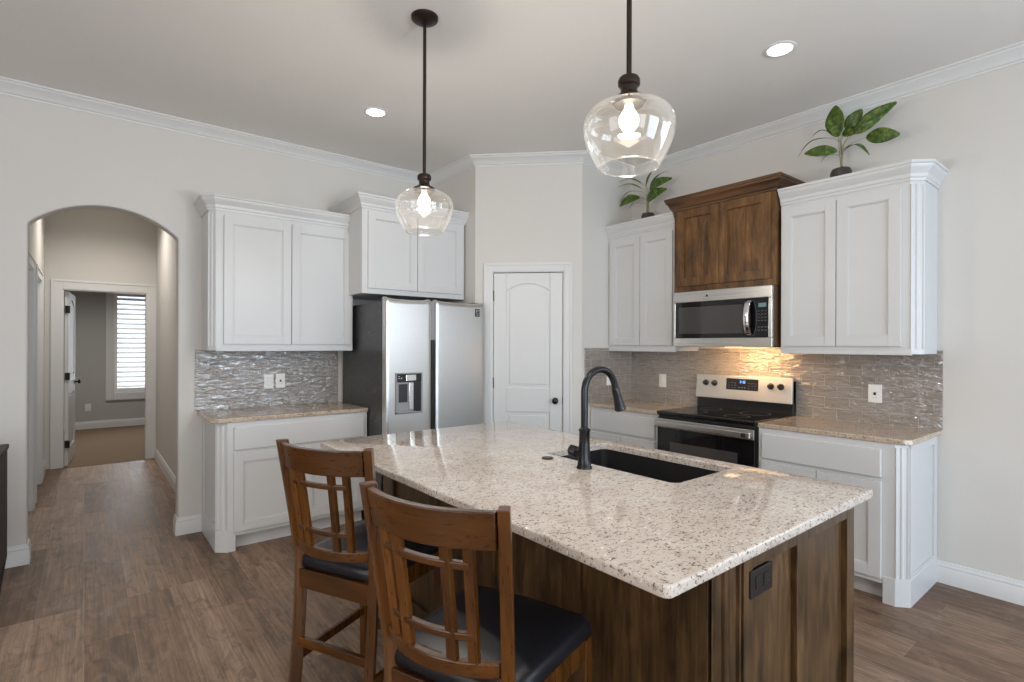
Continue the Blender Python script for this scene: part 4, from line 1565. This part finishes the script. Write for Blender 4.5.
def plant(label, base, leaves, potr=0.062):
    t = thing('potted_plant', label, 'plant', base)
    bz = Vector(base)
    pot = MB().lathe([(potr * 0.72, 0), (potr * 0.95, 0.012), (potr * 1.05, 0.050), (potr * 1.0, 0.090), (potr * 0.86, 0.108), (potr * 0.80, 0.106), (potr * 0.80, 0.095), (0.002, 0.095)], (0, 0, 0), 28, cap=False).build('pot', POT, t, smooth=50)
    m_ = MB()
    for k in range(26):
        a, rr = rnd.uniform(0, 2 * PI), potr * 0.74 * math.sqrt(rnd.random())
        s = rnd.uniform(0.008, 0.014)
        m_.lathe([(s * 0.3, -s * 0.7), (s * 0.9, -s * 0.2), (s, s * 0.2), (s * 0.5, s * 0.6)], (rr * math.cos(a), rr * math.sin(a), 0.101 + rnd.uniform(0, 0.008)), 8)
    pb = m_.build('pebbles', PEBBLE, pot, smooth=60)
    pb['kind'] = 'stuff'
    for (B, T, wdt, nrm, bend, fold) in leaves:
        Bl = Vector(B) - bz
        foot = Vector((rnd.uniform(-0.012, 0.012), rnd.uniform(-0.012, 0.012), 0.09))
        top_ = Vector((Bl.x * 0.12 + rnd.uniform(-.008, .008), Bl.y * 0.12 + rnd.uniform(-.008, .008), 0.09 + (Bl.z - 0.09) * 0.80))
        q1 = top_ * 0.6 + Bl * 0.4 + Vector((0, 0, (Bl.z - 0.09) * 0.05))
        MB().tube([foot, foot * 0.5 + top_ * 0.5, top_, q1, Bl], [0.0030, 0.0026, 0.0022, 0.0016, 0.0014], 8).build('stem', STEM, t, smooth=50)
        leaf(t, B, T, wdt, nrm, bend, fold, base)
    return t


NC = (-1, -0.3, 0.45)      # leaf faces turned towards the room
plant('larger broad-leaved plant in a dark pot on top of the right white cabinet', (3.86, 1.362, 2.468), [
    ((3.83, 1.372, 2.785), (3.80, 1.385, 2.985), 0.135, (-1, 0.1, -0.1), 0.015, 0.12),
    ((3.88, 1.340, 2.830), (3.86, 1.245, 2.930), 0.100, (-1, -0.4, -0.1), 0.010, 0.15),
    ((3.84, 1.285, 2.790), (3.80, 1.050, 2.890), 0.100, (-0.95, -0.3, 0.0), 0.020, 0.08),
    ((3.81, 1.265, 2.770), (3.79, 1.130, 2.810), 0.065, (-0.95, -0.2, -0.1), 0.015, 0.10),
    ((3.84, 1.212, 2.738), (3.80, 1.030, 2.690), 0.105, (-0.95, -0.3, -0.15), 0.012, 0.06),
    ((3.82, 1.372, 2.690), (3.76, 1.550, 2.715), 0.085, (-0.90, 0.2, 0.15), 0.015, 0.10),
    ((3.84, 1.440, 2.800), (3.80, 1.620, 2.745), 0.055, (-0.3, 0, 1), 0.030, 0.20),
    ((3.86, 1.440, 2.842), (3.84, 1.530, 2.860), 0.045, (-0.3, 0, 1), 0.020, 0.20),
    ((3.84, 1.335, 2.690), (3.80, 1.180, 2.650), 0.055, (-0.3, 0, 1), 0.035, 0.20),
    ((3.86, 1.355, 2.815), (3.84, 1.275, 2.785), 0.070, (-0.95, 0, 0.1), 0.010, 0.10),
    ((3.82, 1.382, 2.670), (3.80, 1.470, 2.650), 0.040, (-0.3, 0, 1), 0.015, 0.20),
])
plant('smaller plant in a dark pot on the corner cabinet left of the wood cabinet', (3.86, 2.893, 2.468), [
    ((3.86, 2.915, 2.824), (3.84, 2.840, 2.945), 0.040, (-1, 0.3, 0.2), 0.010, 0.15),
    ((3.84, 2.948, 2.850), (3.78, 3.150, 2.930), 0.055, (-0.4, 0, 1), 0.025, 0.18),
    ((3.86, 2.968, 2.815), (3.80, 3.185, 2.895), 0.045, (-0.4, 0, 1), 0.025, 0.18),
    ((3.86, 3.000, 2.795), (3.80, 3.170, 2.760), 0.045, (-0.4, 0, 1), 0.030, 0.20),
    ((3.84, 2.968, 2.730), (3.78, 3.165, 2.700), 0.100, (-0.92, 0.2, 0.2), 0.030, 0.10),
    ((3.86, 2.872, 2.820), (3.82, 2.670, 2.905), 0.035, (-0.3, 0, 1), 0.020, 0.20),
    ((3.84, 2.862, 2.775), (3.80, 2.640, 2.825), 0.100, (-0.92, -0.2, 0.2), 0.030, 0.10),
    ((3.84, 2.884, 2.680), (3.80, 2.690, 2.745), 0.110, (-0.92, -0.2, 0.2), 0.030, 0.10),
    ((3.82, 2.955, 2.675), (3.80, 3.060, 2.665), 0.030, (-0.3, 0, 1), 0.015, 0.20),
], 0.058)

# ------------------------------------------------------------------ dark sideboard at the left edge
sb = thing('sideboard', 'dark brown wooden sideboard cut off by the left edge, before the arch wall', 'sideboard', (-0.325, 3.98, 0))
MB().box(-1.30, 0.0, -0.42, 0.0, 0.26, 0.845).build('carcass', DARKW, sb, bevel=0.004)
MB().box(-1.31, 0.006, -0.43, 0.006, 0.845, 0.870).build('top_board', DARKW, sb, bevel=0.005)
for (lx, ly) in ((-0.03, -0.03), (-0.03, -0.39), (-1.27, -0.03), (-1.27, -0.39)):
    MB().loft([[(lx - 0.015 - 0.012, ly - 0.012, 0), (lx - 0.015 + 0.012, ly - 0.012, 0), (lx - 0.015 + 0.012, ly + 0.012, 0), (lx - 0.015 - 0.012, ly + 0.012, 0)],
               [(lx - 0.03, ly - 0.03, 0.265), (lx + 0.03, ly - 0.03, 0.265), (lx + 0.03, ly + 0.03, 0.265), (lx - 0.03, ly + 0.03, 0.265)]]).build('leg', DARKW, sb)
for k in range(3):
    x0 = -1.28 + k * 0.424
    q = MB().box(x0, x0 + 0.412, -0.436, -0.420, 0.285, 0.825).build('door', DARKW, sb, bevel=0.003)
    MB().lathe([(0.010, 0), (0.007, 0.010), (0.014, 0.020), (0.001, 0.026)], (0, 0, 0), 14).build('knob', BRONZE, q, loc=(x0 + 0.37, -0.436, 0.56), rot=(PI / 2, 0, 0))
